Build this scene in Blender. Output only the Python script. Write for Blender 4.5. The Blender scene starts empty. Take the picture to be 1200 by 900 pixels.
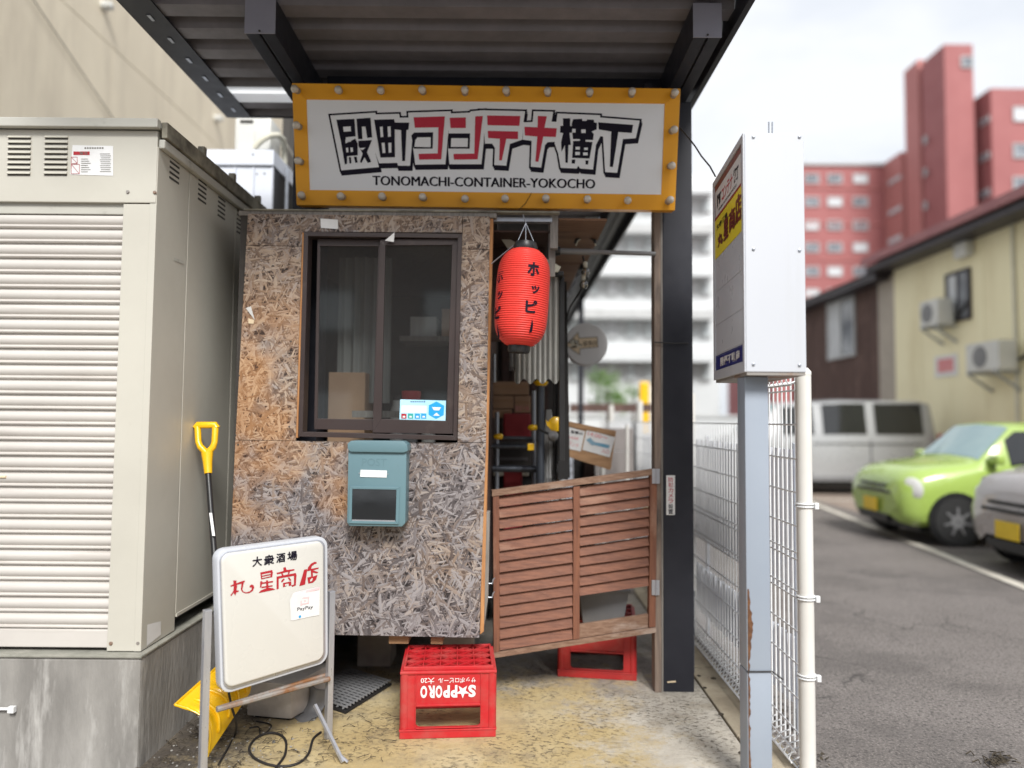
import bpy, bmesh, math, random
from mathutils import Vector, Matrix
from mathutils.geometry import intersect_line_plane
R = math.radians
random.seed(7)
S = bpy.context.scene
C = S.collection

# ---------------------------------------------------------------- camera, sky, sun, exposure
F = 820.0
CAM = Vector((0, 0, 1.46))
ROT = Matrix.Rotation(R(90 + 2.93), 3, 'X') @ Matrix.Rotation(R(0.5), 3, 'Z')
cd = bpy.data.cameras.new('camera'); cam = bpy.data.objects.new('camera', cd); C.objects.link(cam)
cam.matrix_world = Matrix.Translation(CAM) @ ROT.to_4x4()
cd.sensor_width = 36; cd.lens = F / 1200 * 36
cd.clip_start = 0.05; cd.clip_end = 1500
cd.dof.use_dof = True; cd.dof.focus_distance = 3.2; cd.dof.aperture_fstop = 0.62
S.camera = cam

W = bpy.data.worlds.new('World'); S.world = W; W.use_nodes = True
nt = W.node_tree; nt.nodes.clear()
out = nt.nodes.new('ShaderNodeOutputWorld'); bg = nt.nodes.new('ShaderNodeBackground'); bg.inputs[1].default_value = 1.0
sky = nt.nodes.new('ShaderNodeTexSky'); sky.sky_type = 'NISHITA'; sky.sun_disc = False
SUN_EL, SUN_AZ = R(44), R(166)
sky.sun_elevation = SUN_EL; sky.sun_rotation = SUN_AZ; sky.air_density = 1.0; sky.dust_density = 3.0
sk = nt.nodes.new('ShaderNodeVectorMath'); sk.operation = 'SCALE'; sk.inputs['Scale'].default_value = 0.11
nt.links.new(sky.outputs[0], sk.inputs[0])
tc = nt.nodes.new('ShaderNodeTexCoord'); mp = nt.nodes.new('ShaderNodeMapping'); mp.inputs['Scale'].default_value = (1, 1, 2.6)
nt.links.new(tc.outputs['Generated'], mp.inputs[0])
nz = nt.nodes.new('ShaderNodeTexNoise'); nz.inputs['Scale'].default_value = 2.6; nz.inputs['Detail'].default_value = 7; nz.inputs['Roughness'].default_value = .5
nz.inputs['Distortion'].default_value = .3
nt.links.new(mp.outputs[0], nz.inputs[0])
cr = nt.nodes.new('ShaderNodeValToRGB')
cr.color_ramp.elements[0].position = .40; cr.color_ramp.elements[0].color = (.395, .415, .445, 1)
cr.color_ramp.elements[1].position = .58; cr.color_ramp.elements[1].color = (.49, .497, .508, 1)
nt.links.new(nz.outputs[0], cr.inputs[0])
mx = nt.nodes.new('ShaderNodeMix'); mx.data_type = 'RGBA'; mx.inputs[0].default_value = .9
nt.links.new(sk.outputs[0], mx.inputs[6]); nt.links.new(cr.outputs[0], mx.inputs[7])
nt.links.new(mx.outputs[2], bg.inputs[0]); nt.links.new(bg.outputs[0], out.inputs[0])

sl = bpy.data.lights.new('sun', 'SUN'); sl.energy = 2.15; sl.angle = R(18); sl.color = (1, .985, .955)
so = bpy.data.objects.new('sun', sl); C.objects.link(so)
# the sun stands behind the camera and a little to the right
sd = Vector((math.sin(SUN_AZ) * math.cos(SUN_EL), math.cos(SUN_AZ) * math.cos(SUN_EL), math.sin(SUN_EL)))
so.rotation_euler = sd.to_track_quat('Z', 'Y').to_euler(); so.location = sd * 30

S.view_settings.view_transform = 'Standard'; S.view_settings.look = 'None'
S.view_settings.exposure = 1.12; S.view_settings.gamma = 1
S.cycles.max_bounces = 10; S.cycles.transparent_max_bounces = 16

# ---------------------------------------------------------------- pixel helpers (photograph 1200 x 900)
def ray(px, py): return (ROT @ Vector(((px - 600) / F, -(py - 450) / F, -1))).normalized()
def at(px, py, Y):
    d = ray(px, py); return CAM + d * (Y / d.y)
def atz(px, py, z=0.0):
    d = ray(px, py); return CAM + d * ((z - CAM.z) / d.z)
def atx(px, py, X):
    d = ray(px, py); return CAM + d * (X / d.x)
class Plane:
    def __init__(s, p, n): s.p = Vector(p); s.n = Vector(n).normalized()
    def hit(s, px, py, lift=0.0):
        d = ray(px, py); q = s.p + s.n * lift
        return CAM + d * ((q - CAM).dot(s.n) / d.dot(s.n))

# ---------------------------------------------------------------- scene-building helpers
WM = {}
def mat4(o): return WM.get(o.name, Matrix.Identity(4))
def thing(name, label, cat, loc=(0, 0, 0), rotz=0, group=None):
    o = bpy.data.objects.new(name, None); C.objects.link(o)
    o.empty_display_size = .1
    o.location = loc; o.rotation_euler = (0, 0, rotz)
    WM[o.name] = Matrix.Translation(Vector(loc)) @ Matrix.Rotation(rotz, 4, 'Z')
    tag(o, label, cat, group); return o
def tag(o, label=None, cat=None, group=None, kind=None):
    if label: o['label'] = label
    if cat: o['category'] = cat
    if group: o['group'] = group
    if kind: o['kind'] = kind
    return o

class MB:
    """collects shapes in world coordinates (or local, when built with local=True)"""
    def __init__(s): s.v = []; s.f = []
    def add(s, vs, fs):
        n = len(s.v); s.v += [Vector(v) for v in vs]; s.f += [tuple(n + i for i in f) for f in fs]; return s
    def box(s, a, b, M=None):
        x0, y0, z0 = a; x1, y1, z1 = b
        vs = [Vector(p) for p in ((x0,y0,z0),(x1,y0,z0),(x1,y1,z0),(x0,y1,z0),(x0,y0,z1),(x1,y0,z1),(x1,y1,z1),(x0,y1,z1))]
        if M is not None: vs = [M @ v for v in vs]
        return s.add(vs, [(0,3,2,1),(4,5,6,7),(0,1,5,4),(1,2,6,5),(2,3,7,6),(3,0,4,7)])
    def hexa(s, f4, d):
        """four front corners and a depth vector"""
        d = Vector(d); f4 = [Vector(p) for p in f4]; vs = f4 + [p + d for p in f4]
        return s.add(vs, [(0,1,2,3),(7,6,5,4),(0,4,5,1),(1,5,6,2),(2,6,7,3),(3,7,4,0)])
    def poly(s, pts): return s.add(pts, [tuple(range(len(pts)))])
    def prism(s, pts, d):
        d = Vector(d); n = len(pts); pts = [Vector(p) for p in pts]
        fs = [tuple(range(n)), tuple(range(2*n-1, n-1, -1))] + [(i, i+n, (i+1) % n + n, (i+1) % n) for i in range(n)]
        return s.add(pts + [p + d for p in pts], fs)
    def tube(s, pts, r, n=8, closed=False, cap=True):
        pts = [Vector(p) for p in pts]; m = len(pts); rs = r if isinstance(r, (list, tuple)) else [r]*m
        vs = []; up = None
        for i, p in enumerate(pts):
            a = pts[(i-1) % m] if (i or closed) else p; b = pts[(i+1) % m] if (i < m-1 or closed) else p
            t = (b - a).normalized()
            if up is None: up = Vector((0,0,1)) if abs(t.z) < .9 else Vector((1,0,0))
            u = (up - t*up.dot(t)).normalized(); up = u; w = t.cross(u)
            for k in range(n):
                q = 2*math.pi*k/n + math.pi/n; vs.append(p + (u*math.cos(q) + w*math.sin(q))*rs[i])
        fs = []
        for i in range(m if closed else m-1):
            j = (i+1) % m
            for k in range(n): k2 = (k+1) % n; fs.append((i*n+k, i*n+k2, j*n+k2, j*n+k))
        if cap and not closed: fs += [tuple(range(n-1, -1, -1)), tuple((m-1)*n + k for k in range(n))]
        return s.add(vs, fs)
    def lathe(s, prof, o=(0,0,0), n=24, axis='Z', a0=0, a1=2*math.pi):
        o = Vector(o); vs = []; full = abs(a1-a0-2*math.pi) < 1e-6; nn = n if full else n+1
        for r, h in prof:
            for k in range(nn):
                a = a0 + (a1-a0)*k/n; x, y = r*math.cos(a), r*math.sin(a)
                vs.append(o + (Vector((x,y,h)) if axis == 'Z' else Vector((x,h,y)) if axis == 'Y' else Vector((h,x,y))))
        fs = []
        for i in range(len(prof)-1):
            for k in range(n): k2 = (k+1) % nn; fs.append((i*nn+k, i*nn+k2, (i+1)*nn+k2, (i+1)*nn+k))
        if full:
            if prof[0][0] > 1e-5: fs.append(tuple(range(n-1, -1, -1)))
            if prof[-1][0] > 1e-5: fs.append(tuple((len(prof)-1)*n + k for k in range(n)))
        return s.add(vs, fs)
    def grid(s, rows):
        m = len(rows[0]); vs = [p for r in rows for p in r]
        return s.add(vs, [(i*m+j, i*m+j+1, (i+1)*m+j+1, (i+1)*m+j) for i in range(len(rows)-1) for j in range(m-1)])
    def mesh(s, name, mat, M=None, bevel=0, smooth=None, sub=0, recalc=True):
        me = bpy.data.meshes.new(name); bm = bmesh.new()
        vs = [bm.verts.new(M @ v if M is not None else v) for v in s.v]
        for f in s.f:
            try: bm.faces.new([vs[i] for i in f])
            except ValueError: pass
        if recalc: bmesh.ops.recalc_face_normals(bm, faces=bm.faces)
        if sub: bmesh.ops.subdivide_edges(bm, edges=bm.edges[:], cuts=sub, use_grid_fill=True)
        if bevel:
            bmesh.ops.bevel(bm, geom=[e for e in bm.edges if len(e.link_faces) == 2 and e.calc_face_angle(0) > R(30)], offset=bevel, segments=2, profile=.6, affect='EDGES', clamp_overlap=True)
        bm.to_mesh(me); bm.free()
        if mat: me.materials.append(mat)
        if smooth is not None:
            me.polygons.foreach_set('use_smooth', [True]*len(me.polygons)); me.set_sharp_from_angle(angle=R(smooth))
        return me
    def build(s, name, mat, parent=None, bevel=0, smooth=None, sub=0, local=False, recalc=True, label=None, kind=None):
        M = None if (local or parent is None) else mat4(parent).inverted()
        o = bpy.data.objects.new(name, s.mesh(name, mat, M, bevel, smooth, sub, recalc)); C.objects.link(o)
        if parent is not None: o.parent = parent; WM[o.name] = mat4(parent)
        if label: o['label'] = label
        if kind: o['kind'] = kind
        return o
def inst(src, name, parent, M=None):
    """a further object of an existing mesh; M is in world space, or moves the source's local frame"""
    o = bpy.data.objects.new(name, src.data if hasattr(src, 'data') else src); C.objects.link(o)
    if parent is not None:
        o.parent = parent
        o.matrix_local = mat4(parent).inverted() @ (M or Matrix.Identity(4))
        WM[o.name] = M or Matrix.Identity(4)
    return o
def copy_tree(o, parent=None, M=None):
    c = o.copy(); C.objects.link(c); c.parent = parent
    for ch in o.children: copy_tree(ch, c)
    return c
def ibox(x0, y0, x1, y1, Y, depth):
    m = MB(); return m.hexa([at(x0,y1,Y), at(x1,y1,Y), at(x1,y0,Y), at(x0,y0,Y)], (0, depth, 0))
TR = Matrix.Translation

# ---------------------------------------------------------------- materials
def lin(c):
    return tuple(((x/255)/12.92 if x/255 <= .04045 else ((x/255+.055)/1.055)**2.4) for x in c[:3]) + (1,)
def newmat(name):
    m = bpy.data.materials.new(name); m.use_nodes = True
    b = m.node_tree.nodes['Principled BSDF']; return m, m.node_tree, b
def noise(nt, vec, scale, detail=4, rough=.55, dist=0):
    n = nt.nodes.new('ShaderNodeTexNoise'); n.inputs['Scale'].default_value = scale; n.inputs['Detail'].default_value = detail
    n.inputs['Roughness'].default_value = rough; n.inputs['Distortion'].default_value = dist
    nt.links.new(vec, n.inputs['Vector']); return n.outputs['Fac']
def ramp(nt, fac, stops, const=False):
    r = nt.nodes.new('ShaderNodeValToRGB'); e = r.color_ramp.elements
    if const: r.color_ramp.interpolation = 'CONSTANT'
    while len(e) < len(stops): e.new(.5)
    for i, (p, c) in enumerate(stops):
        e[i].position = p; e[i].color = c if len(c) == 4 else tuple(c) + (1,)
    nt.links.new(fac, r.inputs[0]); return r.outputs[0]
def mixc(nt, f, a, b, mode='MIX'):
    m = nt.nodes.new('ShaderNodeMix'); m.data_type = 'RGBA'; m.blend_type = mode
    for i, v in ((0, f), (6, a), (7, b)):
        if hasattr(v, 'links'): nt.links.new(v, m.inputs[i])
        elif i == 0: m.inputs[0].default_value = v
        else: m.inputs[i].default_value = v if len(v) == 4 else tuple(v) + (1,)
    return m.outputs[2]
def math_(nt, op, a, b=0, clamp=False):
    m = nt.nodes.new('ShaderNodeMath'); m.operation = op; m.use_clamp = clamp
    for i, v in ((0, a), (1, b)):
        if hasattr(v, 'links'): nt.links.new(v, m.inputs[i])
        else: m.inputs[i].default_value = v
    return m.outputs[0]
def pos(nt, stretch=(1,1,1), rot=(0,0,0)):
    g = nt.nodes.new('ShaderNodeNewGeometry'); m = nt.nodes.new('ShaderNodeMapping')
    m.inputs['Scale'].default_value = stretch; m.inputs['Rotation'].default_value = rot
    nt.links.new(g.outputs['Position'], m.inputs[0]); return m.outputs[0]
def bump(nt, b, h, strength=.3, dist=.01):
    n = nt.nodes.new('ShaderNodeBump'); n.inputs['Strength'].default_value = strength; n.inputs['Distance'].default_value = dist
    nt.links.new(h, n.inputs['Height']); nt.links.new(n.outputs[0], b.inputs['Normal'])
def mat(name, c, c2=None, scale=3, stretch=(1,1,1), rough=.5, metal=0, bs=0, bscale=60, dirt=None, dscale=2, dlo=.55, dhi=.75, dstretch=None, spec=.5, coat=0, trans=0):
    """c / c2: the two linear base colours blended by noise; dirt: a third colour laid in patches"""
    m, nt, b = newmat(name)
    c2 = c2 or tuple(x*.85 for x in c[:3])
    v = pos(nt, stretch); n = noise(nt, v, scale, 6, .6)
    col = ramp(nt, n, [(.35, c[:3]), (.65, c2[:3])])
    if dirt:
        d = noise(nt, pos(nt, dstretch or stretch), dscale, 8, .65)
        f = ramp(nt, d, [(dlo, (0,0,0)), (dhi, (1,1,1))]); col = mixc(nt, f, col, dirt)
    nt.links.new(col, b.inputs['Base Color'])
    b.inputs['Metallic'].default_value = metal; b.inputs['Specular IOR Level'].default_value = spec
    rr = math_(nt, 'MULTIPLY_ADD', noise(nt, v, scale*4, 3), .25); nt.nodes[-1].inputs[2].default_value = rough-.125
    nt.links.new(rr, b.inputs['Roughness'])
    if coat: b.inputs['Coat Weight'].default_value = coat; b.inputs['Coat Roughness'].default_value = .08
    if trans: b.inputs['Transmission Weight'].default_value = trans
    if bs: bump(nt, b, noise(nt, pos(nt, stretch), bscale, 5, .6), bs, .004)
    return m
def wood(name, c, c2, axis='X', scale=6, rough=.75, dirt=None, dlo=.5, dhi=.7, bs=.4):
    st = {'X': (1, 14, 14), 'Y': (14, 1, 14), 'Z': (14, 14, 1)}[axis]
    return mat(name, c, c2, scale, st, rough, bs=bs, bscale=scale*2, dirt=dirt, dscale=1.6, dstretch=tuple(1 + (x-1)*.15 for x in st), dlo=dlo, dhi=dhi)
# ---------------------------------------------------------------- text and flat print
_tc = {}
def glyph(s, weight=0.0, res=3):
    k = (s, weight)
    if k in _tc: return _tc[k]
    cu = bpy.data.curves.new('print', 'FONT'); cu.body = s; cu.size = 1; cu.fill_mode = 'FRONT'; cu.offset = weight; cu.resolution_u = res
    o = bpy.data.objects.new('print', cu); C.objects.link(o)
    bpy.context.view_layer.update()
    dg = bpy.context.evaluated_depsgraph_get(); me = bpy.data.meshes.new_from_object(o.evaluated_get(dg))
    vs = [v.co.copy() for v in me.vertices]; fs = [tuple(p.vertices) for p in me.polygons]
    bpy.data.objects.remove(o); bpy.data.curves.remove(cu); bpy.data.meshes.remove(me)
    x0 = min(v.x for v in vs); x1 = max(v.x for v in vs); y0 = min(v.y for v in vs); y1 = max(v.y for v in vs)
    r = ([((v.x-x0)/(x1-x0), (v.y-y0)/(y1-y0)) for v in vs], fs, (x1-x0)/(y1-y0)); _tc[k] = r; return r
def wtext(mb, s, o, ux, uy, weight=0.0):
    """print s with its box at world point o spanned by world vectors ux (width) and uy (height)"""
    vs, fs, asp = glyph(s, weight); o = Vector(o); mb.add([o + ux*x + uy*y for x, y in vs], fs)
def ptext(mb, s, a, b, h, plane, lift=.002, weight=0.0):
    """a, b: pixels of the left and right ends of the baseline; h: height in pixels"""
    A = plane.hit(*a, lift); B = plane.hit(*b, lift); ux = B - A
    up = plane.n.cross(ux).normalized()
    sc = (plane.hit(a[0], a[1]-h, lift) - A).length
    wtext(mb, s, A, ux, up*sc, weight)
def flat(mb, pts, plane, lift=.001): mb.add([plane.hit(x, y, lift) for x, y in pts], [tuple(range(len(pts)))])
def tri_poly(mb, pts3):
    from mathutils.geometry import tessellate_polygon
    mb.add(pts3, tessellate_polygon([pts3]))
def offset_poly(p, d):
    n = len(p); area = sum(p[i][0]*p[(i+1)%n][1] - p[(i+1)%n][0]*p[i][1] for i in range(n)); sg = 1 if area > 0 else -1
    out_ = []
    for i in range(n):
        a = Vector(p[i-1]); b = Vector(p[i]); c = Vector(p[(i+1)%n]); e1 = (b-a).normalized(); e2 = (c-b).normalized()
        n1 = Vector((e1.y, -e1.x))*sg; n2 = Vector((e2.y, -e2.x))*sg; m = (n1+n2)
        m = m.normalized() if m.length > .2 else n1; k = 1/max(.5, m.dot(n1)); out_.append(tuple(b + m*d*k))
    return out_

# ---------------------------------------------------------------- materials
M_ = {}
M_['beige'] = mat('beige_painted_steel', (.53,.51,.445), (.48,.46,.40), 2, rough=.42, dirt=(.30,.26,.20), dscale=3, dlo=.68, dhi=.9)
M_['shutter'] = mat('pale_shutter_steel', (.58,.55,.51), (.52,.49,.455), 2, rough=.38, dirt=(.36,.32,.28), dscale=2.5, dlo=.56, dhi=.92, dstretch=(.5,1,10))
M_['roofcap'] = mat('beige_roof_steel', (.48,.47,.42), (.43,.42,.37), 3, rough=.5, dirt=(.10,.09,.07), dscale=6, dlo=.60, dhi=.85)
M_['mossy'] = mat('mouldy_steel_trim', (.30,.28,.22), (.10,.09,.07), 9, rough=.7)
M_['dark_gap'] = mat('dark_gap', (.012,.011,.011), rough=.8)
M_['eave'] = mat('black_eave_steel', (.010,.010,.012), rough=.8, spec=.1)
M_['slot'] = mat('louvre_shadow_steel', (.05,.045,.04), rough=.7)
M_['alc'] = mat('cream_concrete_panel', (.74,.66,.51), (.67,.595,.46), 1.2, (1,1,.5), .85, bs=.5, bscale=18, dirt=(.42,.36,.28), dscale=.8, dlo=.5, dhi=.85, dstretch=(1,2,.3))
M_['plaster'] = mat('cable_grey', (.16,.15,.13), rough=.7)
M_['concrete'] = mat('stained_concrete', (.34,.325,.30), (.20,.19,.175), 3.0, (1.6,1.6,.45), .9, bs=1, bscale=26, dirt=(.43,.415,.39), dscale=3.2, dlo=.50, dhi=.62, dstretch=(2.0,2.0,.35))
M_['slate_top'] = mat('mossy_concrete_top', (.30,.29,.25), (.18,.18,.15), 8, rough=.95, bs=.9, bscale=40)
M_['kerb'] = mat('kerb_concrete', (.44,.38,.28), (.30,.25,.18), 5, rough=.95, bs=.8, bscale=50, dirt=(.10,.08,.06), dscale=9, dlo=.62, dhi=.72)
M_['charcoal'] = mat('charcoal_painted_steel', (.018,.019,.026), (.025,.026,.034), 4, rough=.45, spec=.3, dirt=(.04,.04,.05), dscale=14, dlo=.7, dhi=.85)
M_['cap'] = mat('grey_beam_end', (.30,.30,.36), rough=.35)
M_['deck'] = mat('dark_roof_deck', (.21,.195,.21), (.165,.155,.168), 5, rough=.6)
M_['clearpan'] = mat('translucent_roof_sheet', (.85,.87,.88), (.72,.72,.70), 8, rough=.5)
_nt = M_['clearpan'].node_tree; _t = _nt.nodes.new('ShaderNodeBsdfTranslucent'); _t.inputs[0].default_value = (.95,.96,.97,1); _x = _nt.nodes.new('ShaderNodeMixShader'); _x.inputs[0].default_value = .8
_nt.links.new(_nt.nodes['Principled BSDF'].outputs[0], _x.inputs[1]); _nt.links.new(_t.outputs[0], _x.inputs[2]); _nt.links.new(_x.outputs[0], _nt.nodes['Material Output'].inputs[0])
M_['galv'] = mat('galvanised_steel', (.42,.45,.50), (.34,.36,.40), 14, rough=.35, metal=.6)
M_['alu'] = mat('anodised_aluminium', (.52,.53,.57), (.45,.46,.50), 6, (9,9,1), .32, metal=.65)
M_['signorange'] = mat('orange_sign_sheet', (.80,.36,.012), (.74,.325,.010), 2, rough=.42, dirt=(.55,.24,.02), dscale=5, dlo=.72, dhi=.95)
M_['signwhite'] = mat('white_sign_sheet', (.78,.79,.81), (.75,.76,.785), 1.5, rough=.4)
M_['ink'] = mat('black_print', (.010,.008,.018), rough=.6, spec=.15)
M_['inkred'] = mat('crimson_print', (.50,.015,.045), (.46,.013,.04), rough=.5)
M_['red2'] = mat('red_print', (.42,.012,.022), rough=.5)
M_['pink'] = mat('faded_pink_print', (.80,.50,.52), (.76,.55,.56), 30, rough=.6)
M_['pale'] = mat('white_print', (.80,.80,.80), rough=.5)
M_['paper'] = mat('white_paper', (.74,.74,.74), (.68,.68,.67), 12, rough=.75)
M_['bulb'] = mat('frosted_bulb', (.62,.56,.48), (.50,.44,.36), 20, rough=.18, coat=.6)
M_['bulbcap'] = mat('bulb_socket', (.30,.25,.19), rough=.45)
M_['darkframe'] = mat('brown_window_frame', (.046,.032,.030), (.036,.025,.024), 3, rough=.4, dirt=(.10,.075,.065), dscale=7, dlo=.6, dhi=.85)
M_['pine'] = wood('orange_pine', (.50,.25,.10), (.33,.14,.05), 'Z', 5, dirt=(.10,.055,.03), dlo=.6, dhi=.75)
M_['batten'] = wood('weathered_batten', (.24,.18,.14), (.15,.115,.095), 'Z', 5, dirt=(.05,.04,.035), dlo=.55, dhi=.7)
M_['gate'] = wood('red_brown_slat', (.20,.078,.042), (.125,.048,.028), 'X', 5, rough=.7, dirt=(.29,.165,.11), dlo=.57, dhi=.72, bs=.5)
M_['gatev'] = wood('red_brown_stile', (.21,.082,.043), (.135,.052,.03), 'Z', 5, rough=.7, dirt=(.33,.19,.13), dlo=.60, dhi=.75, bs=.5)
M_['gatetop'] = wood('weathered_gate_rail', (.25,.155,.105), (.15,.08,.05), 'X', 7, rough=.8, dirt=(.38,.30,.25), dlo=.54, dhi=.66, bs=.6)
M_['ply'] = wood('brown_plywood', (.20,.105,.055), (.135,.068,.036), 'X', 4, rough=.75, dirt=(.28,.17,.10), dlo=.5, dhi=.75)
M_['plydark'] = wood('dark_plywood', (.06,.03,.022), (.035,.02,.016), 'X', 3, rough=.85)
M_['timber'] = wood('rough_sawn_timber', (.42,.25,.13), (.30,.17,.09), 'X', 6, rough=.8)
M_['greywood'] = wood('grey_weathered_timber', (.26,.24,.22), (.17,.155,.14), 'Z', 7, rough=.9)
M_['lantern'] = mat('red_lantern_paper', (.74,.055,.042), (.68,.046,.034), 3, rough=.45, spec=.35)
M_['black'] = mat('black_plastic', (.015,.015,.016), rough=.4)
M_['blackmat'] = mat('black_rubber', (.02,.019,.019), (.035,.032,.03), 20, rough=.8)
M_['cord'] = mat('black_cord', (.016,.014,.014), rough=.6)
M_['post_blue'] = mat('blue_grey_enamel', (.12,.21,.24), (.105,.185,.215), 2.5, rough=.42, dirt=(.075,.14,.165), dscale=5, dlo=.6, dhi=.9)
M_['yellow'] = mat('yellow_plastic', (.86,.52,.008), (.78,.44,.006), 3, rough=.32, coat=.2, dirt=(.50,.28,.03), dscale=8, dlo=.68, dhi=.9)
M_['crate'] = mat('red_crate_plastic', (.50,.016,.022), (.44,.014,.019), 4, rough=.48, dirt=(.40,.085,.075), dscale=7, dlo=.46, dhi=.78)
M_['crate2'] = mat('dusty_red_crate_plastic', (.46,.025,.025), (.38,.022,.022), 5, rough=.5, dirt=(.36,.09,.07), dscale=7, dlo=.5, dhi=.8)
M_['panelwhite'] = mat('cream_acrylic_face', (.62,.61,.575), (.59,.58,.54), 1.4, rough=.28, dirt=(.56,.53,.46), dscale=3, dlo=.6, dhi=.95)
M_['rust'] = mat('rusty_bar', (.30,.28,.26), (.27,.25,.23), 9, rough=.6, metal=.3, dirt=(.24,.11,.045), dscale=5, dlo=.5, dhi=.65)
M_['boxwhite'] = mat('white_sign_box', (.54,.56,.60), (.51,.53,.57), 1.2, rough=.38, dirt=(.47,.48,.49), dscale=2.5, dlo=.52, dhi=.9, dstretch=(5,5,.3))
M_['boxface'] = mat('pale_acrylic_panel', (.60,.63,.68), (.57,.60,.65), 2, rough=.3)
M_['yellowprint'] = mat('yellow_print', (.90,.76,.04), (.86,.72,.03), 3, rough=.4)
M_['navy'] = mat('navy_print', (.012,.016,.19), rough=.4)
M_['maroon'] = mat('dark_red_print', (.17,.012,.012), rough=.4)
M_['fence'] = mat('white_coated_wire', (.78,.79,.80), (.72,.73,.74), 10, rough=.4)
M_['fencepost'] = mat('white_pvc_post', (.68,.665,.63), (.63,.61,.57), 4, rough=.35, dirt=(.62,.50,.36), dscale=5, dlo=.66, dhi=.9, dstretch=(4,4,.6))
M_['bluesheet'] = mat('pale_blue_corrugated_sheet', (.74,.77,.84), (.68,.71,.78), 3, (1,1,.3), rough=.5)
M_['cardboard'] = mat('cardboard', (.42,.27,.17), (.35,.22,.14), 4, rough=.9)
M_['greyplastic'] = mat('grey_plastic', (.20,.20,.205), (.165,.165,.17), 4, rough=.5)
M_['block'] = mat('pale_concrete_block', (.46,.42,.38), (.36,.33,.30), 10, rough=.95, bs=.7, bscale=60)
M_['pvcgrey'] = mat('grey_pvc', (.19,.20,.215), (.15,.155,.17), 4, rough=.5)
M_['hut'] = mat('white_profiled_sheet', (.68,.71,.78), (.62,.65,.72), 2, rough=.4)
M_['acbody'] = mat('pale_outdoor_unit', (.62,.62,.59), (.56,.56,.53), 3, rough=.45)
M_['tarp'] = mat('grey_vinyl_curtain', (.42,.42,.40), (.30,.30,.29), 6, (8,8,.5), rough=.55, dirt=(.58,.58,.56), dscale=4, dlo=.5, dhi=.75, dstretch=(10,10,.6))
M_['tarpwhite'] = mat('pale_vinyl', (.50,.50,.50), (.40,.40,.40), 6, (8,8,.6), rough=.5)
M_['cream'] = mat('cream_canvas', (.62,.60,.50), rough=.8)
M_['redcloth'] = mat('dark_red_panel', (.30,.02,.025), (.22,.014,.02), 4, rough=.6)
M_['steelpipe'] = mat('dark_steel_pipe', (.11,.125,.15), (.08,.09,.11), 7, (6,6,1), rough=.35, metal=.5)
M_['siding'] = mat('grey_siding', (.25,.225,.215), (.21,.19,.18), 4, rough=.7)
M_['discface'] = mat('pale_grey_disc', (.60,.59,.58), (.56,.55,.54), 3, rough=.4)
M_['tan'] = mat('tan_print', (.66,.53,.36), rough=.5)
M_['skyblue'] = mat('blue_print', (.02,.36,.75), rough=.35)
M_['lightblue'] = mat('pale_blue_print', (.35,.68,.86), (.50,.76,.90), 8, rough=.35)
M_['teal'] = mat('green_print', (.03,.40,.36), rough=.4)
M_['posterblue'] = mat('steel_blue_marker', (.10,.30,.44), (.22,.36,.46), 12, rough=.6)
M_['posterred'] = mat('faded_red_marker', (.62,.16,.18), (.70,.34,.34), 18, rough=.6)
M_['brick'] = mat('red_tile_wall', (.34,.118,.115), (.30,.102,.10), .25, rough=.7)
M_['brickpale'] = mat('pale_red_tile_wall', (.46,.18,.165), (.42,.165,.15), .25, rough=.7)
M_['farwin'] = mat('far_window_glass', (.28,.30,.33), (.12,.13,.15), 1, rough=.12)
M_['curtain'] = mat('pale_far_curtain', (.60,.62,.64), rough=.6)
M_['yhouse'] = mat('yellow_house_wall', (.90,.84,.58), (.85,.78,.53), 1, (1,1,.3), .8, dirt=(.60,.51,.29), dscale=1, dlo=.55, dhi=.9, dstretch=(1,1,.25))
M_['darkroof'] = mat('dark_eave', (.035,.028,.034), rough=.5)
M_['redroof'] = mat('faded_red_roof', (.36,.15,.15), (.28,.11,.12), 2, rough=.6)
M_['board'] = wood('dark_brown_board', (.12,.068,.055), (.07,.042,.036), 'Z', 3, rough=.85, dirt=(.19,.12,.10), dlo=.5, dhi=.75)
M_['greige'] = mat('greige_corner_panel', (.42,.37,.31), rough=.7)
M_['farwhite'] = mat('far_pale_wall', (.62,.64,.65), (.57,.59,.60), .5, rough=.8)
M_['farpane'] = mat('far_blue_grey_pane', (.50,.54,.55), (.45,.49,.50), 1, rough=.4)
M_['fargrey'] = mat('far_grey_slab', (.52,.53,.53), rough=.8)
M_['leaf'] = mat('green_foliage', (.07,.15,.03), (.13,.22,.05), 6, rough=.7)
M_['bark'] = mat('bark', (.10,.075,.05), rough=.9)
M_['twig'] = mat('dark_dry_twigs', (.03,.024,.018), (.07,.055,.035), 20, rough=.95)
M_['green_car'] = mat('lime_green_paint', (.33,.46,.10), (.32,.445,.095), 1, rough=.28, coat=.8)
M_['silver_car'] = mat('silver_paint', (.42,.43,.44), (.39,.40,.41), 1, rough=.3, metal=.25, coat=.7)
M_['grey_car'] = mat('warm_grey_paint', (.40,.37,.36), (.37,.345,.335), 1, rough=.3, metal=.25, coat=.7)
M_['carglass'] = mat('dark_car_glass', (.012,.014,.016), rough=.06, spec=.8)
M_['windshield'] = mat('windscreen_painted_sky', (.20,.30,.32), (.26,.36,.37), 2, rough=.06, spec=.9)  # sky reflection put into the base colour of the glass
M_['tyre'] = mat('tyre_rubber', (.018,.018,.018), rough=.85)
M_['rim'] = mat('wheel_rim', (.38,.38,.39), rough=.35, metal=.6)
M_['plate'] = mat('yellow_number_plate', (.80,.55,.02), rough=.45)
M_['headlight'] = mat('clear_headlight', (.62,.62,.60), rough=.08, spec=.9)
M_['wallinside'] = mat('dark_interior_board', (.05,.045,.04), (.035,.03,.028), 3, rough=.9)
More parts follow.
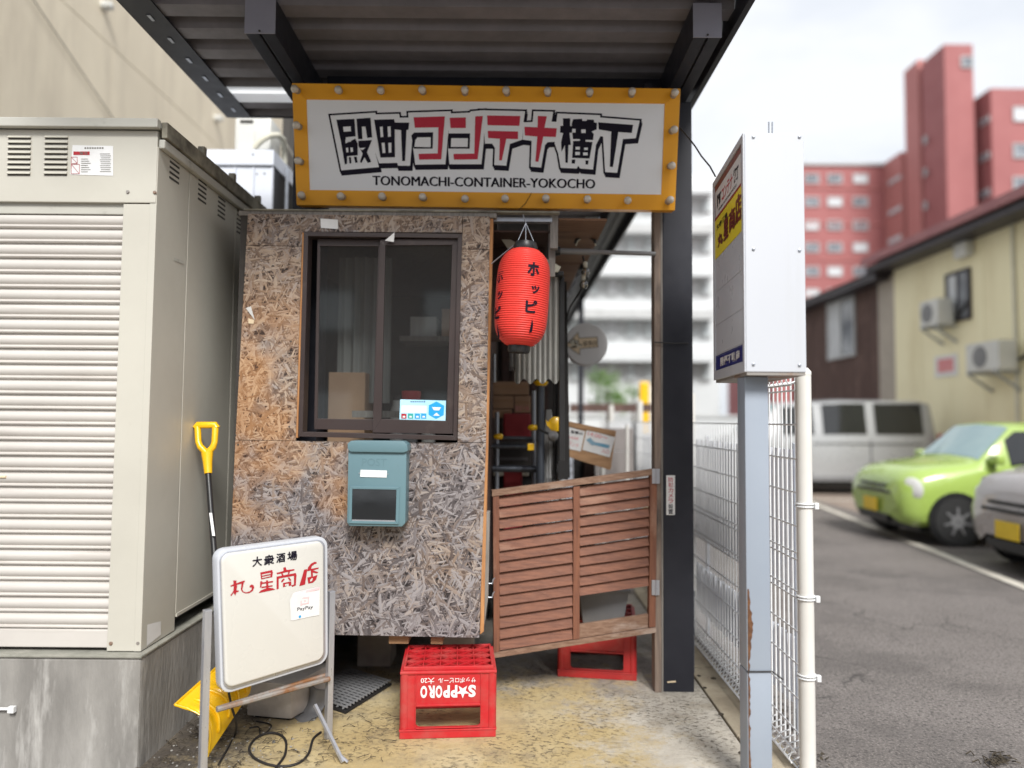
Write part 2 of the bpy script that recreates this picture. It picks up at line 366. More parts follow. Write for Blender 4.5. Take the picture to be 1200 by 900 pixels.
M_['cloth'] = mat('grey_curtain_cloth', (.30,.31,.30), (.22,.225,.22), 2, (8,8,.3), rough=.9)

def osb_material():
    m, nt, b = newmat('oriented_strand_board')
    g = nt.nodes.new('ShaderNodeNewGeometry'); sx = nt.nodes.new('ShaderNodeSeparateXYZ'); nt.links.new(g.outputs['Position'], sx.inputs[0])
    cb = nt.nodes.new('ShaderNodeCombineXYZ'); nt.links.new(math_(nt, 'ADD', sx.outputs[0], sx.outputs[1]), cb.inputs[0]); nt.links.new(sx.outputs[2], cb.inputs[1])
    # bend the strands a little
    wn = nt.nodes.new('ShaderNodeTexNoise'); wn.inputs['Scale'].default_value = 5; wn.inputs['Detail'].default_value = 3; nt.links.new(cb.outputs[0], wn.inputs['Vector'])
    wv = nt.nodes.new('ShaderNodeVectorMath'); wv.operation = 'MULTIPLY_ADD'; nt.links.new(wn.outputs['Color'], wv.inputs[0]); wv.inputs[1].default_value = (.035,.035,0); nt.links.new(cb.outputs[0], wv.inputs[2])
    P = wv.outputs[0]; best = None
    for k in range(10):
        ang = R(36*k*.5 + 9*(k % 3) + 5)
        mp = nt.nodes.new('ShaderNodeMapping'); mp.vector_type = 'POINT'; mp.inputs['Rotation'].default_value = (0,0,ang); mp.inputs['Location'].default_value = (k*3.7, k*1.9, 0)
        nt.links.new(P, mp.inputs[0])
        ms = nt.nodes.new('ShaderNodeMapping'); L = ((14, 92), (8.5, 56), (21, 145))[k % 3]; ms.inputs['Scale'].default_value = (L[0], L[1], 1); nt.links.new(mp.outputs[0], ms.inputs[0])
        vo = nt.nodes.new('ShaderNodeTexVoronoi'); vo.voronoi_dimensions = '2D'; vo.inputs['Scale'].default_value = 1; vo.inputs['Randomness'].default_value = .95; nt.links.new(ms.outputs[0], vo.inputs['Vector'])
        se = nt.nodes.new('ShaderNodeSeparateColor'); nt.links.new(vo.outputs['Color'], se.inputs[0])
        # a strand loses height towards its rim, so flakes overlap instead of tiling
        pr = math_(nt, 'SUBTRACT', se.outputs[0], math_(nt, 'MULTIPLY', vo.outputs['Distance'], .55))
        grain = noise(nt, ms.outputs[0], 3.0, 5, .7)
        # grain lines along the strand
        m2 = nt.nodes.new('ShaderNodeMapping'); m2.inputs['Scale'].default_value = (14, 420, 1); nt.links.new(mp.outputs[0], m2.inputs[0])
        gl = noise(nt, m2.outputs[0], 1, 2, .5)
        val = math_(nt, 'ADD', math_(nt, 'MULTIPLY', se.outputs[1], .55), math_(nt, 'MULTIPLY', math_(nt, 'ADD', math_(nt,'MULTIPLY',grain,.4), math_(nt,'MULTIPLY',gl,.8)), .62))
        if best is None: best = (pr, val, se.outputs[2])
        else:
            gt = math_(nt, 'GREATER_THAN', pr, best[0])
            def sel(a, c):
                x = nt.nodes.new('ShaderNodeMix'); x.data_type = 'FLOAT'; nt.links.new(gt, x.inputs[0]); nt.links.new(a, x.inputs[2]); nt.links.new(c, x.inputs[3]); return x.outputs[0]
            best = (math_(nt, 'MAXIMUM', pr, best[0]), sel(best[1], val), sel(best[2], se.outputs[2]))
    pr, val, hue = best
    val = math_(nt, 'MULTIPLY', val, ramp(nt, pr, [(.42,(.25,.25,.25)), (.62,(1,1,1))]))
    tan = ramp(nt, val, [(.15,(.014,.009,.008)), (.36,(.10,.064,.046)), (.56,(.24,.165,.115)), (.86,(.37,.295,.23))])
    grey = ramp(nt, val, [(.15,(.008,.007,.009)), (.36,(.055,.046,.048)), (.56,(.130,.112,.114)), (.84,(.275,.255,.26))])
    gold = ramp(nt, val, [(.18,(.07,.028,.012)), (.45,(.29,.14,.055)), (.9,(.46,.28,.15))])
    big = noise(nt, cb.outputs[0], 2.2, 4, .6); big2 = noise(nt, cb.outputs[0], 3.1, 3, .6)
    zz = math_(nt, 'MULTIPLY', math_(nt, 'SUBTRACT', 1.95, sx.outputs[2]), .42)
    val = math_(nt, 'MULTIPLY', val, ramp(nt, noise(nt, cb.outputs[0], 4, 6, .7), [(.36,(.52,.52,.52)), (.60,(.96,.96,.96))]))
    gf = math_(nt, 'ADD', math_(nt, 'ADD', zz, math_(nt, 'MULTIPLY', math_(nt, 'SUBTRACT', big, .5), 2.4)), math_(nt, 'MULTIPLY', hue, .75), True)
    col = mixc(nt, gf, tan, grey)
    # the orange, least weathered board at the left, beside the storage unit
    lx = math_(nt, 'MULTIPLY_ADD', sx.outputs[0], -1.9); nt.nodes[-1].inputs[2].default_value = -1.75
    of = math_(nt, 'ADD', lx, math_(nt, 'MULTIPLY', math_(nt, 'SUBTRACT', big2, .46), 4.6), True)
    zf = ramp(nt, math_(nt, 'MULTIPLY', sx.outputs[2], .4), [(.34,(0,0,0)), (.42,(1,1,1)), (.74,(1,1,1)), (.86,(.1,.1,.1))])
    of = math_(nt, 'MULTIPLY', of, zf)
    col = mixc(nt, math_(nt, 'MULTIPLY', of, .85), col, gold)
    nt.links.new(col, b.inputs['Base Color']); b.inputs['Roughness'].default_value = .62; b.inputs['Specular IOR Level'].default_value = .4
    bump(nt, b, math_(nt, 'ADD', pr, math_(nt, 'MULTIPLY', val, .5)), .6, .004)
    return m
M_['osb'] = osb_material()

def floor_material():
    m, nt, b = newmat('yellowed_concrete')
    p = pos(nt); g = nt.nodes.new('ShaderNodeNewGeometry'); sx = nt.nodes.new('ShaderNodeSeparateXYZ'); nt.links.new(g.outputs['Position'], sx.inputs[0])
    base = ramp(nt, noise(nt, p, 2.2, 8, .65), [(.3,(.36,.265,.12)), (.5,(.44,.34,.17)), (.7,(.49,.41,.25))])
    pale = ramp(nt, noise(nt, p, 6, 6, .6), [(.3,(.38,.345,.29)), (.7,(.50,.465,.40))])
    fx = math_(nt, 'MULTIPLY_ADD', sx.outputs[0], 2.4); nt.nodes[-1].inputs[2].default_value = -.75
    nf = math_(nt, 'MULTIPLY', math_(nt, 'SUBTRACT', noise(nt, p, 3.2, 12, .78), .5), 6.0)
    f = math_(nt, 'ADD', fx, nf, True); col = mixc(nt, f, base, pale)
    # the paint has gone behind the gate
    fy = math_(nt, 'MULTIPLY_ADD', sx.outputs[1], 2.2); nt.nodes[-1].inputs[2].default_value = -8.3
    f2 = math_(nt, 'ADD', fy, nf, True); col = mixc(nt, f2, col, ramp(nt, noise(nt, p, 7, 6, .6), [(.3,(.21,.19,.165)), (.7,(.32,.295,.26))]))
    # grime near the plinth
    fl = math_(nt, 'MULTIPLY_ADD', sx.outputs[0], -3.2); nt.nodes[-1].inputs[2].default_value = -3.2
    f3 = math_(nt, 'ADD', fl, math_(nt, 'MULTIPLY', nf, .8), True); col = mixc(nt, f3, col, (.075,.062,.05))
    # pits and worn dark specks
    mp = pos(nt, (1,1.6,1), (0,0,.6)); sp = noise(nt, mp, 34, 7, .75, .25); patch = noise(nt, p, 2.4, 5, .6)
    d = math_(nt, 'MULTIPLY', ramp(nt, sp, [(.54,(0,0,0)), (.60,(1,1,1))]), ramp(nt, patch, [(.40,(.10,.10,.10)), (.60,(1,1,1))]))
    col = mixc(nt, ramp(nt, noise(nt, p, 5, 7, .7), [(.50,(0,0,0)), (.66,(.55,.55,.55))]), col, (.22,.18,.12)); col = mixc(nt, math_(nt,'MULTIPLY',d,.85), col, (.085,.07,.05))
    d2 = ramp(nt, noise(nt, p, 120, 3, .6), [(.66,(0,0,0)), (.72,(1,1,1))]); col = mixc(nt, math_(nt,'MULTIPLY',d2,.5), col, (.14,.11,.08))
    nt.links.new(col, b.inputs['Base Color']); b.inputs['Roughness'].default_value = .9
    bump(nt, b, math_(nt, 'SUBTRACT', noise(nt, p, 30, 8, .7), math_(nt,'MULTIPLY',d,.5)), .7, .01)
    return m
M_['floor'] = floor_material()
def asphalt_material():
    m, nt, b = newmat('asphalt')
    p = pos(nt); n = noise(nt, p, 1.3, 6, .6); ag = noise(nt, p, 95, 3, .7); ag2 = noise(nt, p, 55, 3, .6)
    col = ramp(nt, n, [(.3,(.115,.10,.092)), (.7,(.165,.145,.135))])
    col = mixc(nt, ramp(nt, ag, [(.5,(0,0,0)), (.68,(.8,.8,.8))]), col, (.34,.31,.28))
    col = mixc(nt, ramp(nt, ag2, [(.36,(.8,.8,.8)), (.48,(0,0,0))]), col, (.045,.04,.037)); col = mixc(nt, ramp(nt, noise(nt, p, .7, 8, .7), [(.5,(0,0,0)), (.6,(.45,.45,.45))]), col, (.07,.062,.058))
    vc = nt.nodes.new('ShaderNodeTexVoronoi'); vc.feature = 'DISTANCE_TO_EDGE'; vc.inputs['Scale'].default_value = .55
    wv = nt.nodes.new('ShaderNodeTexNoise'); wv.inputs['Scale'].default_value = 1.8; wv.inputs['Detail'].default_value = 8; nt.links.new(p, wv.inputs['Vector'])
    va = nt.nodes.new('ShaderNodeVectorMath'); va.operation = 'MULTIPLY_ADD'; va.inputs[1].default_value = (1.3,1.3,0); nt.links.new(wv.outputs['Color'], va.inputs[0]); nt.links.new(p, va.inputs[2]); nt.links.new(va.outputs[0], vc.inputs['Vector'])
    ck = ramp(nt, vc.outputs['Distance'], [(.0,(1,1,1)), (.006,(0,0,0))]); ck = math_(nt, 'MULTIPLY', ck, ramp(nt, noise(nt, p, .9, 3), [(.48,(0,0,0)), (.56,(.8,.8,.8))])); col = mixc(nt, ck, col, (.03,.027,.025))
    nt.links.new(col, b.inputs['Base Color']); b.inputs['Roughness'].default_value = .9
    bump(nt, b, ag, .8, .006); return m
M_['asphalt'] = asphalt_material()
M_['bay'] = mat('worn_brown_bay_surface', (.27,.215,.175), (.22,.175,.145), 1.3, rough=.95, bs=.6, bscale=90)
M_['line'] = mat('worn_white_line', (.60,.57,.50), (.42,.38,.32), 6, rough=.9)

def glass_material(name, tint=(.75,.78,.78), refl=.12, dust=.032):
    m = bpy.data.materials.new(name); m.use_nodes = True; nt = m.node_tree; nt.nodes.clear()
    o = nt.nodes.new('ShaderNodeOutputMaterial'); t = nt.nodes.new('ShaderNodeBsdfTransparent'); t.inputs[0].default_value = tint + (1,)
    gl = nt.nodes.new('ShaderNodeBsdfGlossy'); gl.inputs['Roughness'].default_value = .04
    lw = nt.nodes.new('ShaderNodeFresnel'); lw.inputs[0].default_value = 1.5
    a = math_(nt, 'MULTIPLY_ADD', noise(nt, pos(nt, (1,1,.3)), 5, 4), .04); nt.nodes[-1].inputs[2].default_value = refl-.08
    f = math_(nt, 'ADD', lw.outputs[0], a, True); x = nt.nodes.new('ShaderNodeMixShader')
    nt.links.new(f, x.inputs[0]); nt.links.new(t.outputs[0], x.inputs[1]); nt.links.new(gl.outputs[0], x.inputs[2])
    df = nt.nodes.new('ShaderNodeBsdfDiffuse'); df.inputs[0].default_value = (.5,.52,.52,1); y = nt.nodes.new('ShaderNodeMixShader'); y.inputs[0].default_value = dust
    nt.links.new(x.outputs[0], y.inputs[1]); nt.links.new(df.outputs[0], y.inputs[2]); nt.links.new(y.outputs[0], o.inputs[0]); return m
M_['glass'] = glass_material('window_glass')
# ================================================================ the setting
m = MB(); m.box((-80, -6, -.4), (160, 400, -.02)); tag(m.build('parking_lot_ground', M_['asphalt']), kind='structure')
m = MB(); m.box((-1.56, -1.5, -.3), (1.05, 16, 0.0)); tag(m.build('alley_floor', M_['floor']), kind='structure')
# kerb strip under the fence, in cast lengths
kerb = MB().box((1.062, -1.5, -.3), (1.22, -1.2, .004)).build('kerb', M_['kerb'], bevel=.006); tag(kerb, kind='structure')
for k in range(13):
    y = -1.19 + k*.905
    MB().box((1.062 + random.uniform(0,.006), y, -.3), (1.235, y+.90, .006 + random.uniform(-.004,.004))).build('kerb_stone', M_['kerb'], kerb, bevel=.008)
# parking bays right of the lane
m = MB(); m.box((5.75, 5.0, -.3), (9.5, 24, -.014)); tag(m.build('parking_bay_surface', M_['bay']), kind='structure')
def line(a, b, w, name='parking_line'):
    a = Vector(a); b = Vector(b); d = (b-a).normalized(); n = Vector((-d.y, d.x, 0))*w/2
    tag(MB().prism([a-n, b-n, b+n, a+n], (0,0,.004)).build(name, M_['line']), kind='structure')
pa, pb = atz(953, 590, -.012), atz(1215, 694, -.012)
pa = pa + (pa-pb)*.5; pb = pb + (pb-pa)*.4
line(pa, pb, .12)
for yy in (8.1, 11.0, 13.4): line((5.6, yy, -.010), (9.3, yy, -.010), .1)

# ================================================================ storage unit on its plinth (left)
YF = 3.0
def X_(px, Y=YF): return (px - 600)/F*Y
pl = thing('concrete_plinth', 'stained grey concrete plinth under the beige storage unit', 'plinth', (-2.6, 3.6, 0))
m = MB(); zt = at(150, 765, YF).z
m.box((-4.0, 2.97, -.1), (-1.535, 4.45, zt-.012)); m.build('block', M_['concrete'], pl, bevel=.012)
m = MB(); m.box((-4.0, 2.962, zt-.0115), (-1.53, 4.455, zt)); m.build('top_edge', M_['slate_top'], pl, bevel=.004)
m = MB(); c = at(12, 831, 2.96); m.tube([c+Vector((-.12,-.004,.002)), c+Vector((.0,-.004,.002))], .006, 8); m.box((c.x-.004, c.y-.012, c.z-.012), (c.x+.022, c.y+.006, c.z+.012)); m.build('metal_tab', M_['paper'], pl)

su = thing('storage_unit', 'beige steel storage unit with a ribbed roller shutter on a concrete plinth', 'storage unit', (-2.4, 3.6, zt))
xr = -1.555; zb = zt + .004; ztop = at(150, 142, YF).z
zh = at(100, 237, YF).z; zhead_top = at(100, 152, YF).z
m = MB(); m.box((-3.9, YF, zh), (xr-.003, YF+.03, zhead_top-.001)); m.build('header_panel', M_['beige'], su, bevel=.004)
xs = X_(127) ; xsT = X_(142)
m = MB(); m.box((xs+.03, YF+.006, zb), (xr-.002, YF+.04, zh-.003)); m.build('corner_post', M_['beige'], su, bevel=.003)
# roof with its folded front edge
m = MB(); m.box((-3.95, YF-.035, zhead_top), (xr+.012, YF-.005, ztop)); m.build('roof_edge', M_['roofcap'], su, bevel=.004)
m = MB(); m.box((-3.95, YF-.004, ztop-.03), (xr+.012, 4.43, ztop-.006)); m.build('roof', M_['roofcap'], su)
m = MB(); m.box((xr+.016, YF-.004, ztop-.075), (xr+.04, 4.43, ztop-.005)); m.build('side_gutter', M_['mossy'], su, bevel=.003)
m = MB(); m.box((xr+.004, YF-.002, ztop-.12), (xr+.03, 4.425, ztop-.08)); m.build('side_trim', M_['roofcap'], su, bevel=.006)
for yy in (3.35, 3.72, 4.1): MB().box((xr+.012, yy, ztop-.02), (xr+.045, yy+.03, ztop+.03)).build('roof_bolt', M_['mossy'], su, bevel=.004)
# right side wall in three sheets
for i, (ya, yb) in enumerate(((YF+.004, 3.30), (3.306, 3.86), (3.866, 4.42))):
    m = MB(); m.box((xr-.03, ya, zb+(.0 if i == 0 else .075)), (xr, yb, ztop-.11)); m.build('side_panel', M_['beige'], su, bevel=.003)
m = MB(); m.box((xr-.4, 3.32, zb+.03), (xr-.034, 4.4, ztop-.12)); m.build('inner_wall', M_['slot'], su)
m = MB(); m.box((xr-.006, 3.31, zb+.06), (xr+.004, 4.41, zb+.075)); m.build('skirt_fold', M_['beige'], su)
m = MB(); m.box((-3.9, 4.41, zb), (xr-.01, 4.43, ztop-.03)); m.build('back_wall', M_['beige'], su)
# vents: pressed louvres
lv = None
for (x0, x1) in ((10, 37), (53, 80.5)):
    for k in range(8):
        y = 161 + k*6.05; a = at(x0 - k*.15, y, YF); b = at(x1 - k*.15, y, YF)
        mm = MB(); w = b.x-a.x
        mm.add([(0,0,.011),(w,0,.011),(w,-.010,-.003),(0,-.010,-.003),(0,0,-.003),(w,0,-.003)], [(0,1,2,3),(3,2,5,4),(0,3,4),(1,5,2),(0,4,5,1)])
        if lv is None:
            lv = MB(); lv.v = [v + a for v in mm.v]; lv.f = mm.f; lv = lv.build('louvre', M_['beige'], su); a0 = a.copy()
        else: inst(lv, 'louvre', su, TR(a - a0)).matrix_local = TR(a - a0)
        MB().box((a.x+.002, YF-.002, a.z-.0085), (b.x-.002, YF+.001, a.z-.0035)).build('vent_slot', M_['slot'], su)
vs0 = None
for (px, pyt, w) in ((205, 190, 14), (237.5, 216, 13), (260, 236, 11), (281.5, 256, 10), (297, 270, 8)):
    c = atx(px, pyt, xr+.001); 
    for k in range(6):
        z = c.z + .035 - k*.024
        if vs0 is None: vs0 = MB().box((xr-.002, c.y-.045, z-.005), (xr+.0015, c.y+.045, z+.005)).build('vent_slot', M_['slot'], su); v0 = Vector((0, c.y, z))
        else: inst(vs0, 'vent_slot', su).matrix_local = TR(Vector((0, c.y, z)) - v0)
        if k == 0 and px > 290: break
# roller shutter
zs1 = zh - .012; pitch = .0662; n = int((zs1 - zb - .05)/pitch)
prof = [(.005,0), (-.006,.0012), (-.0095,.006), (-.009,.011), (-.004,.0135), (-.004,.016), (-.010,.022), (-.0135,.034), (-.013,.044), (-.0085,.054), (-.001,.057), (.004,.059), (.005,.0655), (.009,.0655), (.009,0)]
sl0 = None; zc = zs1 - .05
for k in range(n+1):
    z = zs1 - .052 - (k+1)*pitch + pitch
    z = zs1 - .03 - (k+1)*pitch
    if z < zb + .055: break
    if sl0 is None:
        m = MB(); m.prism([Vector((-3.4, YF+.028+p[0], z+p[1])) for p in prof], (3.4+xs+.034, 0, 0)); sl0 = m.build('shutter_slat', M_['shutter'], su, smooth=40); z0 = z
    else: inst(sl0, 'shutter_slat', su).matrix_local = TR(Vector((0,random.uniform(-.0012,.0012),z-z0+random.uniform(-.0008,.0008)))) @ Matrix.Rotation(random.uniform(-.0006,.0006),4,'Y')
    zlast = z
m = MB(); m.box((-3.4, YF+.012, zb+.012), (xs+.033, YF+.03, zlast-.003)); m.build('bottom_rail', M_['shutter'], su, bevel=.004)
m = MB(); m.box((-3.4, YF+.040, zb), (xs+.04, YF+.05, zh)); m.build('shutter_backing', M_['slot'], su)
m = MB(); m.box((-3.4, YF+.018, zs1-.035), (xs+.032, YF+.03, zs1+.02)); m.build('shutter_box_lip', M_['roofcap'], su, bevel=.003)
c = at(4, 559, YF+.015); MB().tube([c+Vector((-.03,0,0)), c+Vector((.012,0,0))], .006, 8).build('handle', M_['tan'], su)
bolt = None
for (px, py) in ((150, 225), (181.5, 225.5), (130, 754), (162, 753.5)):
    p = at(px, py, YF - (0 if py < 500 else -.006))
    if bolt is None: bolt = MB().lathe([(.0065,-.005),(.0065,-.001),(.009,0)], p, 8, 'Y').build('bolt', M_['rust'], su); p0 = p
    else: inst(bolt, 'bolt', su).matrix_local = TR(p - p0)
PF = Plane((0, YF-.0005, 0), (0,-1,0))
m = MB(); q = [PF.hit(*p, .001) for p in ((85,170),(132.5,171),(132.5,206),(82.5,204.5))]; m.hexa([q[3],q[2],q[1],q[0]], (0,.001,0)); lb = m.build('warning_label', M_['paper'], su, label='white warning label with a red bar')
m = MB(); flat(m, [(86,177.5),(105,177.5),(105,181.5),(86,181.5)], PF, .0022)
for q in ([(83.5,184),(90.5,184),(90.5,191.5),(83.5,191.5)], [(83.5,192.5),(93,192.5),(93,203.5),(83.5,203.5)]):
    a, b, c, d = q; t = .55
    for (u, v) in ((a,b),(b,c),(c,d),(d,a),(a,c)):
        U = Vector(u); V = Vector(v); dd = (V-U).normalized()*t; nn = Vector((-dd.y, dd.x))*.8; flat(m, [tuple(U-nn*.5), tuple(V-nn*.5), tuple(V+nn*.5), tuple(U+nn*.5)], PF, .0022 + random.random()*.0003)
m.build('red_marks', M_['red2'], lb)
m = MB(); ptext(m, '警告', (93,181), (103,181), 3, PF, .0026, .01)
for x in range(8): flat(m, [(99+x*2.9,172.6),(100.9+x*2.9,172.6),(100.9+x*2.9,174.2),(99+x*2.9,174.2)], PF, .0022)
for j in range(10): flat(m, [(117+(j%3)*.6,180+j*2.3),(129+(j%2),180+j*2.3),(129+(j%2),180.6+j*2.3),(117+(j%3)*.6,180.6+j*2.3)], PF, .0022)
for j in range(7): flat(m, [(95,186+j*2.5),(103+(j%3)*1.6,186+j*2.5),(103+(j%3)*1.6,186.6+j*2.5),(95,186.6+j*2.5)], PF, .0022)
m.build('small_print', M_['plaster'], lb)
m = MB(); q = [atx(172.5,732,xr+.002), atx(188.5,728,xr+.002), atx(188.5,744,xr+.002), atx(172,757,xr+.002)]; m.poly(q); lb = m.build('torn_sticker', M_['paper'], su)
m = MB(); q = [atx(204,302,xr+.002), atx(215,306,xr+.002), atx(215,309.5,xr+.002), atx(204,305,xr+.002)]; m.poly(q); m.build('old_tape_mark', M_['roofcap'], su)

# ================================================================ tall cream building behind
tb = thing('cream_building', 'tall cream concrete panel building rising behind the storage unit', 'building', (-6, 9, 0))
XW = -4.6; panel = None
def hz(y): return y
jz = atx(72, 0, XW).z  # height of the long horizontal joint
ys = [3.0, 5.4, 7.8, 10.2, 12.6, 15.0, 17.4]
for i in range(len(ys)-1):
    for (za, zc_) in ((-.02, jz-3.2), (jz-3.192, jz-.004), (jz+.004, jz+3.2), (jz+3.208, jz+6.4)):
        MB().box((XW-.12, ys[i]+.003, za), (XW, ys[i+1]-.003, zc_)).build('wall_panel', M_['alc'], tb, bevel=.004)
MB().box((XW-6, 3.0, -.02), (XW-.125, 17.4, jz+6.4)).build('wall_core', M_['plaster'], tb)
for (px, py) in ((120, 7), (252, 139)):
    c = atx(px, py, XW); m = MB(); m.lathe([(.05,0),(.055,.05),(.035,.06),(.05,.10),(.0,.13)], c, 12, 'X'); 
    kb = m.build('cable_knob', M_['acbody'], tb, smooth=40)
a = atx(30, -14, XW+.03); b = atx(140, 150, XW+.03)
MB().tube([a, a.lerp(b,.5), b], .006, 6).build('wall_cable', M_['plaster'], tb)
a = atx(248, 128, XW+.02); b = atx(262, 175, XW+.02)

# ================================================================ canopy: posts, beams, deck, fascias
cn = thing('canopy', 'dark steel canopy with folded roof deck over the alley entrance', 'canopy', (-.3, 3.9, 0))
YP = 3.86; ZBM = at(831, 44, 3.2).z
ZD = ZBM + .17
def beam(x0, x1, yend=15.0):
    w = (x1-x0-.012)/2
    m = MB()
    for q in (x0, x0+w+.012): m.box((q, 3.2, ZBM), (q+w, yend, ZD))
    m.box((x0+.01, 3.205, ZBM+.012), (x1-.01, yend-.002, ZD-.005))
    b_ = m.build('beam', M_['charcoal'], cn, bevel=.003)
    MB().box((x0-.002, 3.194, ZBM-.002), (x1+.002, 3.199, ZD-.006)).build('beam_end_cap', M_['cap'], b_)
    c = at(0,0,3.2); MB().lathe([(.005,-.004),(.005,0)], ((x0+x1)/2, 3.192, ZBM+.008), 8, 'Y').build('screw', M_['slot'], b_)
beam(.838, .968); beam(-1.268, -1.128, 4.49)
m = MB(); m.box((.833, YP, -.02), (1.0, YP+.165, ZBM-.002)); po = m.build('post', M_['charcoal'], cn, bevel=.006)
m = MB(); m.box((-1.24, YP, -.02), (-1.075, YP+.165, ZBM-.002)); m.build('post', M_['charcoal'], cn, bevel=.006)
for yy in (10.2, 14.4):
    m = MB(); m.box((.97, yy, -.02), (1.045, yy+.08, ZD-.17)); m.build('post', M_['charcoal'], cn, bevel=.006)
for yy in (YP+.03, 8.4, 12.9): MB().box((-1.07 if yy < 8 else -.14, yy+.01, ZBM+.02), (.835, yy+.11, ZD-.02)).build('cross_beam', M_['charcoal'], cn, bevel=.003)
# stickers and marks on the front post
PP = Plane((0, YP-.001, 0), (0,-1,0))
m = MB(); q = [PF_ for PF_ in [PP.hit(*p, .001) for p in ((780.8,603.5),(791,603.5),(791,557),(780.8,557))]]; m.hexa(q, (0,.001,0)); st = m.build('security_sticker', M_['paper'], po, label='white vertical sticker with red and black writing')
mr = MB(); mk = MB()
for i, ch in enumerate('防犯カメラ設置'):
    y1 = 564.6 + i*6.25; ptext(mr if i < 5 else mk, ch, (783.2,y1), (789.0,y1), 5.3, PP, .0022, .006)
mr.build('red_lettering', M_['inkred'], st); mk.build('black_lettering', M_['ink'], st)
m = MB(); flat(m, [(782,798.5),(792,797.5),(792,799.6),(782,800.3)], PP, .001); m.build('worn_mark', M_['tan'], po)
c1 = at(767, 401, YP-.03); c2 = at(806, 402, YP-.01)
MB().tube([c1, c1.lerp(c2,.5)+Vector((0,-.006,-.004)), c2, c2+Vector((.01,.18,0))], .004, 6).build('wire_tie', M_['cord'], po)
# weathered batten screwed to the left of the post
bt = thing('door_post', 'weathered wooden post fixed to the left side of the black canopy post', 'post', (.8, YP, 0))
m = MB(); a = at(766.5, 245, YP-.01); b = at(777.2, 808, YP-.01)
m.box((a.x, YP-.012, .0), (a.x+.036, YP+.075, a.z)); m.build('stud', M_['batten'], bt, bevel=.003)
m = MB(); m.box((a.x+.038, YP-.004, .0), (a.x+.048, YP+.06, a.z)); m.build('edge_strip', M_['greywood'], bt, bevel=.002)
# folded deck
p = .205; h = .075; T = .004
XL, XR = -1.86, 1.05
xd = [(0,h*0), (.085,0), (.105,h), (.170,h), (.190,0), (p-.001,0)]
def pan_poly(y): return [Vector((XL, y+u, ZD+.005+v)) for u, v in xd] + [Vector((XL, y+u, ZD+.005+v+T)) for u, v in reversed(xd)]
pan = MB().prism(pan_poly(2.25), (XR-XL, 0, 0)).build('roof_pan', M_['deck'], cn)
pan_l = MB().prism(pan_poly(2.25), (XR-XL, 0, 0)).build('roof_pan', M_['clearpan'], cn); pan_l.name = 'skylight_pan'
pan_l.data.name = 'skylight_pan'; n = 0
sky_set = {9, 30, 33, 36, 39, 42, 46, 50, 54}
first = True
XL2 = -.15
pan2 = None
for k in range(1, 62):
    if k > 10:
        tgt = 'skylight_pan' if k in sky_set else 'roof_pan'; XLs = XL; XL = XL2
        key = tgt
        if pan2 is None: pan2 = {}
        if key not in pan2: pan2[key] = (MB().prism(pan_poly(2.25+k*p), (XR-XL2, 0, 0)).build(tgt, M_['clearpan' if k in sky_set else 'deck'], cn), k)
        else: inst(pan2[key][0], tgt, cn).matrix_local = TR((0, (k-pan2[key][1])*p, 0))
        XL = XLs
    elif k in sky_set:
        if first: pan_l.matrix_local = mat4(cn).inverted() @ mat4(cn) @ TR((0, k*p, 0)); first = False
        else: inst(pan_l, 'skylight_pan', cn).matrix_local = TR((0, k*p, 0))
    else: inst(pan, 'roof_pan', cn).matrix_local = TR((0, k*p, 0))
MB().box((XL+.001, 2.2, ZD-.006), (XL+.135, 4.495, ZD+.001)).build('edge_flange', M_['charcoal'], cn)
spot0 = None  # pale plates standing in for light spots leaking through the deck ends
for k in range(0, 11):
    if k == 0: spot0 = MB().hexa([Vector((XL+.055, 2.25+.055, ZD-.010)), Vector((XL+.073, 2.25+.055, ZD-.010)), Vector((XL+.071, 2.25+.105, ZD-.010)), Vector((XL+.057, 2.25+.105, ZD-.010))], (0,0,.003)).build('deck_light_spot', M_['galv'], cn)
    else: inst(spot0, 'deck_light_spot', cn).matrix_local = TR((0, k*p, 0))
for (xa, xb, ye, zz) in ((XL-.035, XL, 4.52, ZD), (XR+.002, XR+.035, 15.1, ZD-.07)):
    MB().box((xa, 2.2, zz), (xb, ye, ZD+.16)).build('fascia', M_['charcoal'], cn, bevel=.004)
MB().box((XL, 4.50, ZD), (-.16, 4.52, ZD+.15)).build('fascia', M_['charcoal'], cn)
MB().box((-.19, 4.525, ZD), (-.155, 15.1, ZD+.15)).build('fascia', M_['charcoal'], cn)
MB().box((-.15, 15.1, ZD-.05), (XR+.03, 15.14, ZD+.15)).build('fascia', M_['charcoal'], cn)
MB().box((XR-.14, 4.2, ZD-.16), (XR, 15.0, ZD-.02)).build('rain_gutter', M_['eave'], cn, bevel=.02)
MB().box((XR-.20, 4.2, ZD-.10), (XR-.155, 15.0, ZD-.03)).build('eave_rail', M_['eave'], cn, bevel=.004); MB().box((XR-.005, 4.3, ZD-.19), (XR+.015, 15.0, ZD-.075)).build('eave_rail', M_['charcoal'], cn, bevel=.004)

# grey downpipe behind the post
dp = thing('downpipe', 'downpipe behind the black post, black above and grey at its foot', 'pipe', (1.03, 4.15, 0))
MB().tube([(1.035,4.16,.46), (1.035,4.16,3.2)], .04, 14).build('upper_pipe', M_['black'], dp, smooth=40)
MB().tube([(1.035,4.16,-.01), (1.035,4.16,.46)], .043, 14).build('lower_pipe', M_['pvcgrey'], dp, smooth=40)
for z in (.22, .44): MB().tube([(1.035,4.16,z), (1.035,4.16,z+.03)], .047, 14).build('collar', M_['pvcgrey'], dp, smooth=40)

